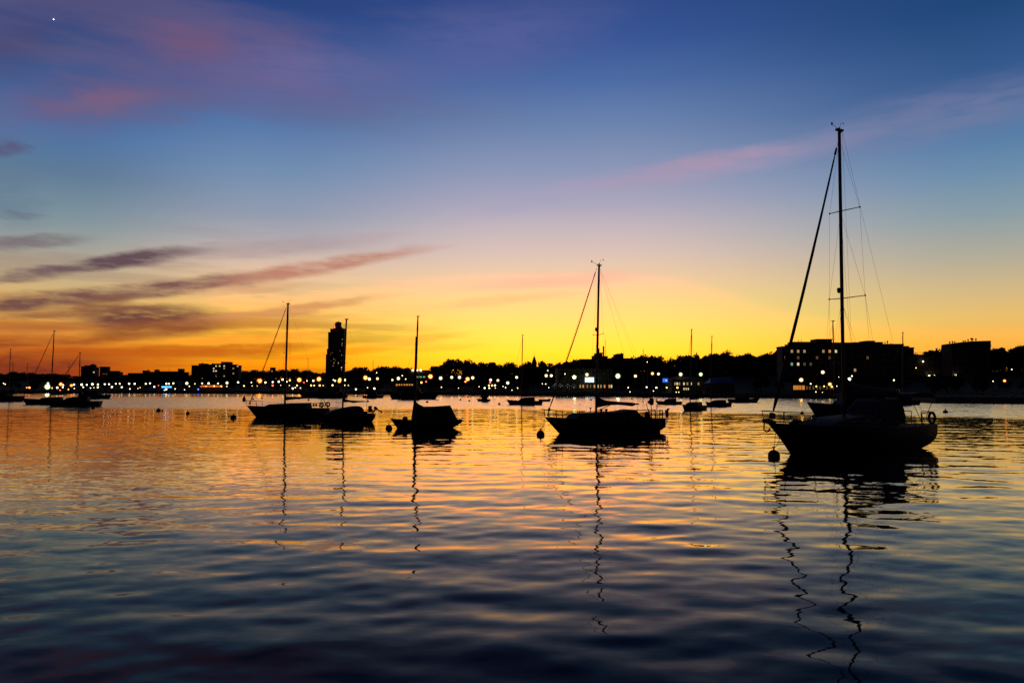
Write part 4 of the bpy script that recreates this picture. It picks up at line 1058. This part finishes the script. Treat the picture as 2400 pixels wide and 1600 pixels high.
for i in (0, 1): B.stays([(ch[i], lw[i]), (lw[i], B.at(.98)), (ch[i] + Vector((.5, 0, 0)), B.at(.49))], .008)
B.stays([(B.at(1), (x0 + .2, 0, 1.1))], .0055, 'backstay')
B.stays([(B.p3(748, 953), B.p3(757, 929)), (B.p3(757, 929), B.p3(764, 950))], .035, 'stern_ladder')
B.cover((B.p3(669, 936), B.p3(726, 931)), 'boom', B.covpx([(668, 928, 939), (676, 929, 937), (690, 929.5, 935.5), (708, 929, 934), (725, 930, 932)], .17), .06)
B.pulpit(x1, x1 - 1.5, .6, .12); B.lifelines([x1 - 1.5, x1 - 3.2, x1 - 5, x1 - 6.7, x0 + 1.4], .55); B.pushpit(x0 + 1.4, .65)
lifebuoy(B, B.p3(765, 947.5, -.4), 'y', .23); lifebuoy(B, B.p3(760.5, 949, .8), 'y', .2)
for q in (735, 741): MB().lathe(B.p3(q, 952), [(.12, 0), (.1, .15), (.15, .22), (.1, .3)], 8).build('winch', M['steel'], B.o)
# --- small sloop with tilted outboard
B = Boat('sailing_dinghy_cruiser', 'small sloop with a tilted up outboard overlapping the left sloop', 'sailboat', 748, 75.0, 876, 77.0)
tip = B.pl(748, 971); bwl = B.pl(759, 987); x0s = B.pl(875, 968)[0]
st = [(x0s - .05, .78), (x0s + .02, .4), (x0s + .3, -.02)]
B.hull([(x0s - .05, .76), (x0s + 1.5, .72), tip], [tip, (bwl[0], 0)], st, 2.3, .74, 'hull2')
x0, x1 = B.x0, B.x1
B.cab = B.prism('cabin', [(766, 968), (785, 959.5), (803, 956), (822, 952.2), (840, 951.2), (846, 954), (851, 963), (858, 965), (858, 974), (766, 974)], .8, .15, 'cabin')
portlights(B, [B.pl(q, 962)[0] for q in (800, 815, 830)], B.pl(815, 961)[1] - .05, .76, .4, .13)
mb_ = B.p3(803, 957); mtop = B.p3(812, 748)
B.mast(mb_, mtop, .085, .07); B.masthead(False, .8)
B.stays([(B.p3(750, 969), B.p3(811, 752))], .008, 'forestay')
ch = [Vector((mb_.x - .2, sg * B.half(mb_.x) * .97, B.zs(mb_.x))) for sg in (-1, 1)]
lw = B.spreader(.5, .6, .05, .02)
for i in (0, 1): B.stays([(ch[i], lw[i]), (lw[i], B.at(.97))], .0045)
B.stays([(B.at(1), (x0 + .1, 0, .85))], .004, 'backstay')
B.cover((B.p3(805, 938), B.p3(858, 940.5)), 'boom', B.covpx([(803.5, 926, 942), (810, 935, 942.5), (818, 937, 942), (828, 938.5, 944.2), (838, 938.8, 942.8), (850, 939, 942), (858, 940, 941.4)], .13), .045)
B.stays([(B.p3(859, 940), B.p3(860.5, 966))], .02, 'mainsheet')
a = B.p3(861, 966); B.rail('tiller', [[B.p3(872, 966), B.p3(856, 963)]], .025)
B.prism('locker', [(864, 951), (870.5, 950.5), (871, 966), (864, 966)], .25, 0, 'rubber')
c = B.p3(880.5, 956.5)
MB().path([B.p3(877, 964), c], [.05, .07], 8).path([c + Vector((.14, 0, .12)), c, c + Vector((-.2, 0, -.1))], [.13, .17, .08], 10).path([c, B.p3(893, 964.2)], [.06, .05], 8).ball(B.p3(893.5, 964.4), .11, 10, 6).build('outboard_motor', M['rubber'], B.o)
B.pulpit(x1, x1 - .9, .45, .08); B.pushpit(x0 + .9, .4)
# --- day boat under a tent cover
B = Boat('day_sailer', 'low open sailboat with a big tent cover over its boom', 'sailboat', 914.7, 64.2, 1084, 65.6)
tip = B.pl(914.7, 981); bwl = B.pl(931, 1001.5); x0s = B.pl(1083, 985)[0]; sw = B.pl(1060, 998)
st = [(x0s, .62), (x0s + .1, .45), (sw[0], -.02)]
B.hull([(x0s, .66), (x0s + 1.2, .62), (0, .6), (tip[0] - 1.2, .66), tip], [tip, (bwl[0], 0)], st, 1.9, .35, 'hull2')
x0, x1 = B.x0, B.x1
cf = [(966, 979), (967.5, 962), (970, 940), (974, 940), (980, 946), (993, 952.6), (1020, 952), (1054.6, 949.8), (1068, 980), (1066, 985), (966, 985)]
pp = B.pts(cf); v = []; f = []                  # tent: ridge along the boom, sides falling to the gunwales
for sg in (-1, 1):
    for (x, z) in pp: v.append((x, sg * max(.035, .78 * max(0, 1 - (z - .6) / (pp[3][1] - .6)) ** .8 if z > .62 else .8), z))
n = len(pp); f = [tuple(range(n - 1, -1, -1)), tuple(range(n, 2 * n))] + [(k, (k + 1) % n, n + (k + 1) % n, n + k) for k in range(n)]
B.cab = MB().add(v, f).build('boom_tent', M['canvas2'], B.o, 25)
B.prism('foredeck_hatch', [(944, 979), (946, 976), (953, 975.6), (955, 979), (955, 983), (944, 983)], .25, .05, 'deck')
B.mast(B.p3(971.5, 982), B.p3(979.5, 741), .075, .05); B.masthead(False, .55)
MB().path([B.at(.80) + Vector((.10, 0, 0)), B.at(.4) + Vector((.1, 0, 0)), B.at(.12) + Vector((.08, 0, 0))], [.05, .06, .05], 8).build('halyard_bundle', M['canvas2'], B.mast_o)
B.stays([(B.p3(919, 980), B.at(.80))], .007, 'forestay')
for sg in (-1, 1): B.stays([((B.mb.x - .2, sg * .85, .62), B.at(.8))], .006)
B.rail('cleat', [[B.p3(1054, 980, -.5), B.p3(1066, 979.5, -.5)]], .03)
B.rail('tiller', [[B.p3(1080, 985), B.p3(1066, 982)]], .03)

# --- boats further out: the same builder with fewer fittings
def far_boat(label, bow, stern, d, cat='sailboat', mast=None, jib=False, cabin=.5, fb=None, boom=True, dd=0.0, flying=None, mast2=None, backstay=False, nose=1.25, grp='boats moored in the harbour'):
    kind = 'sailing_yacht' if cat == 'sailboat' else 'motor_boat' if cat == 'motorboat' else 'rowing_dinghy'
    b = Boat(kind, label, cat, bow, d - dd, stern, d + dd, grp); L = b.L; h = fb or max(.45, .105 * L)
    xa, xb = -L / 2, L / 2
    b.hull([(xa, h * .95), (0, h * .9), (xb, h * nose)], [(xb, h * nose), (xb - .5 * h * 1.6, 0)], [(xa, h * .95), (xa + .1, h * .4), (xa + .3 * h, 0)], max(1.4, L * .32) if cat != 'dinghy' else 1.4, .75)
    if cabin:
        c0, c1 = xa + L * .22, xa + L * .66; hh = cabin
        b.cab = b.prism('cabin', [(c0, h * .8), (c0 + .06, h + hh), (c0 + (c1 - c0) * .6, h + hh * .92), (c1 - L * .06, h + hh * .7), (c1 + L * .04, h * .8)], L * .105, .12, 'cabin', raw=True)
        portlights(b, [c0 + (c1 - c0) * q for q in (.25, .45)], h + hh * .45, L * .105 - .02, L * .07, .14)
    if flying:
        c0 = xa + L * .15; c1 = xa + L * .55; f0 = h + (cabin or 0)
        b.prism('wheelhouse', [(c0, f0 - .3), (c0, f0 + flying), (c1 - .3, f0 + flying), (c1 + .3, f0 + flying * .5), (c1 + .6, f0 - .3)], L * .1, .1, 'cabin', raw=True)
        b.prism('hardtop', [(c0 - .3, f0 + flying + .004), (c0 - .3, f0 + flying + .12), (c1 + .1, f0 + flying + .12), (c1 + .1, f0 + flying + .004)], L * .115, 0, 'cabin', raw=True)
        b.rail('bow_rail', [[(xb - .2, sg * .1, h * 1.25 + .5), (xb - L * .25, sg * b.half(xb - L * .25) * .9, h * 1.1 + .5)] for sg in (-1, 1)] + [[(xb - L * .25, sg * b.half(xb - L * .25) * .9, h * 1.1 + .5), (xb - L * .25, sg * b.half(xb - L * .25) * .9, h)] for sg in (-1, 1)], .03)
    for mm in (mast, mast2):
        if not mm: continue
        t = b.p3(*mm[:2]); bs = mm[2] if len(mm) > 2 else mm[0]; base = Vector((b.pl(bs, 930)[0], 0, h * .9))
        b.mast(base, t, max(.07, .0062 * (t.z - base.z) * 1.15)); b.masthead(False, .9)
        lw = b.spreader(.5, .09 * L, .05)
        for i, sg in enumerate((-1, 1)): b.stays([((base.x - .2, sg * b.half(base.x) * .95, h), lw[i]), (lw[i], b.at(.98))], .009)
        if jib: b.jib((xb - .2, 0, h * nose + .1), b.at(.97) + Vector((.1, 0, 0)), .055, .04)
        else: b.stays([((xb - .15, 0, h * nose), b.at(.96))], .012, 'forestay')
        if boom:
            z = h + .9; e = max(xa * .75, base.x - L * .42)
            b.cover(((base.x, 0, z), (e, 0, z)), 'boom', [(base.x - .02, z + .3, (.35, .12)), (base.x - .5, z + .18, (.24, .16)), ((base.x + e) / 2, z + .12, (.18, .15)), (e + .1, z + .05, (.08, .08))], .05)
    return b
far_boat('sloop with the tallest mast at the far left', 54, 176, 150, mast=(127, 775, 119), jib=True, dd=1.5)
far_boat('covered sloop with a shorter mast at the left, closest to its square tower', 110, 240, 135, mast=(187.5, 827, 185), jib=True, cabin=.8, dd=1.0)
far_boat('sailboat cut off by the left edge with a leaning mast', -70, 52, 180, mast=(25, 818, 20), cabin=.6)
far_boat('white cruiser with a low windowed wheelhouse at the far left shore', 265, 190, 218, 'motorboat', cabin=.6, flying=.5)
far_boat('dark motor cruiser moored behind the left sloop', 700, 815, 236, 'motorboat', cabin=.7, flying=.6)
far_boat('dark motor cruiser with sloping bow beside the high rise reflection', 902, 851, 232, 'motorboat', cabin=.8, flying=.9)
far_boat('long dark motor yacht behind the tent covered day boat', 1031, 917, 214, 'motorboat', cabin=1.0, flying=1.2, nose=1.4)
far_boat('small lone cabin boat with high canopy at the centre', 1117, 1150, 182, 'motorboat', cabin=.7, flying=1.1)
far_boat('sloop with a thin furled jib below the church spire', 1187, 1272, 147.5, mast=(1225, 785, 1221.5), cabin=.7)
far_boat('low open dinghy astern of the sloop below the church', 1292, 1262, 180, 'dinghy', cabin=0)
far_boat('end on sloop with tall mast right of the centre sloop', 1598, 1645, 113, mast=(1621, 772, 1617), dd=2.6, cabin=.5, jib=False)
far_boat('dark sailboat with covered boom just left of the end on sloop', 1535, 1597, 150, mast=(1507 + 32, 868), cabin=.6)
far_boat('sloop with slanting forestay just right of the end on sloop', 1652, 1706, 134, mast=(1668.5, 788, 1666), cabin=.5, dd=1.8)
far_boat('low dark sailboat without mast beneath the blue tarpaulin shed', 1779, 1706, 168, 'motorboat', cabin=.5)
far_boat('dark motor sailer hidden behind the largest sloop', 1889, 2090, 97, mast=(1952, 752, 1956), cabin=1.0, flying=1.0, boom=False, dd=.5)
far_boat('sailboat whose bare mast shows over the hotel roof at right', 2060, 2150, 148, mast=(2116, 779, 2115), cabin=.8)
# masts of boats lying along the far shore
for (bw_, sn, top, lab) in ((46, 84, (64, 851), 'distant yacht with a short mast between the two left masts'), (140, 178, (161.5, 852), 'distant yacht with a thin mast left of the domed block'),
                            (705, 742, (722, 840), 'distant yacht with a thin mast between left sloop and high rise'), (858, 893, (874.5, 844), 'distant yacht with a thin mast right of the high rise'),
                            (1490, 1530, (1507.5, 819), 'distant yacht with a thin mast right of the chimneyed factory'), (1612, 1650, (1632, 825), 'distant yacht whose mast top shows between two sloop masts'),
                            (18, 44, (30.5, 848), 'distant yacht nearest the left edge with a stub of mast')):
    far_boat(lab, bw_, sn, shore((bw_ + sn) / 2) - 14, mast=top, cabin=.6, fb=.9)

# ------------------------------------------------------------------ buoys
buoy_items = []
def buoy(px, py, rpx, label=None, rope=None, cone=False, d=None):
    d = d or WD(py); r = rpx / FPX * d; c = P(px, py, d)
    o = thing('mooring_buoy', label, 'buoy', (c.x, c.y, 0), 0, 'mooring buoys on the water')
    m = MB()
    if cone: m.lathe((0, 0, 0), [(r * .6, -r), (r, 0), (r * .95, r * .9), (r * .5, r * 2.4), (r * .15, r * 3.1)], 12)
    else: m.ball((0, 0, r * .25), r, 14, 8)
    m.build('float', M['buoy'], o)
    MB().lathe((0, 0, r * (3.1 if cone else 1.22)), [(r * .14, -.05), (r * .14, r * .3), (r * .26, r * .34), (r * .26, r * .5), (.01, r * .55)], 8).build('top_ring', M['steel'], o)
    if rope:
        for q in rope:
            e = q - Vector((c.x, c.y, 0)); s0 = Vector((0, 0, r * 1.5)); mid = s0.lerp(e, .5) - Vector((0, 0, .12))
            MB().path([s0, s0.lerp(mid, .5) - Vector((0, 0, .03)), mid, mid.lerp(e, .5) + Vector((0, 0, .02)), e], .014, 6).build('rope', M['rope'], o)
    buoy_items.append((o, px, 'small round mooring buoy')) if label is None else None
    return o
b1 = P(1818, 1008, 39.3)
buoy(1814, 1071, 14, 'largest round mooring buoy under the bow of the largest sloop', [b1, P(1829, 1024, 39.6)])
buoy(1267, 1020, 9.6, 'round mooring buoy on two ropes beneath the centre sloop bow', [P(1277, 983, 56.8), P(1280, 986, 56.9)])
buoy(911.5, 1005, 8, 'round mooring buoy just ahead of the tent covered day boat')
buoy(547, 980, 6.8, 'plump dark mooring buoy left of the left sloop')
buoy(572, 939.5, 4.2, 'upright pointed spar buoy above the left sloop bow', cone=True)
buoy(440, 969.5, 4.6, 'medium mooring buoy, right one of the two left of the left sloop')
buoy(371.5, 963, 5, 'mooring buoy with a tiny float beside it at the left'); buoy(380.5, 962.5, 2, 'tiny float touching the mooring buoy at the left')
for q in ((593, 936, 2.4), (614, 934, 2.2), (700, 935, 2.2), (1001, 943, 3), (1079, 937.5, 2.6), (1100, 940, 2.6), (1096, 931, 2.2), (837, 929.5, 2.2), (1385, 937.5, 2.4), (862, 941.5, 3), (1481, 935.5, 2), (218, 957, 4.4), (1359, 948, 1.6), (723, 938, 2.5)): buoy(*q)
buoy(1170, 948, 3.2, 'small mooring buoy on a slack line ahead of the sloop below the church', [P(1188, 938, 147.5)])
buoy(1880, 969, 4, 'dark mooring buoy at the bow of the hidden motor sailer', [P(1889, 957, 97)])
buoy(2216, 967, 5.5, 'barrel shaped mooring buoy alone on the grey water at far right')
label_all(buoy_items)

# ------------------------------------------------------------------ evening star
p = P(125.6, 46, 9000)
tag(MB().ball((0, 0, 0), 6.0, 10, 6).build('evening_star', M['star']), 'tiny white evening star high in the upper left sky', 'star').location = p
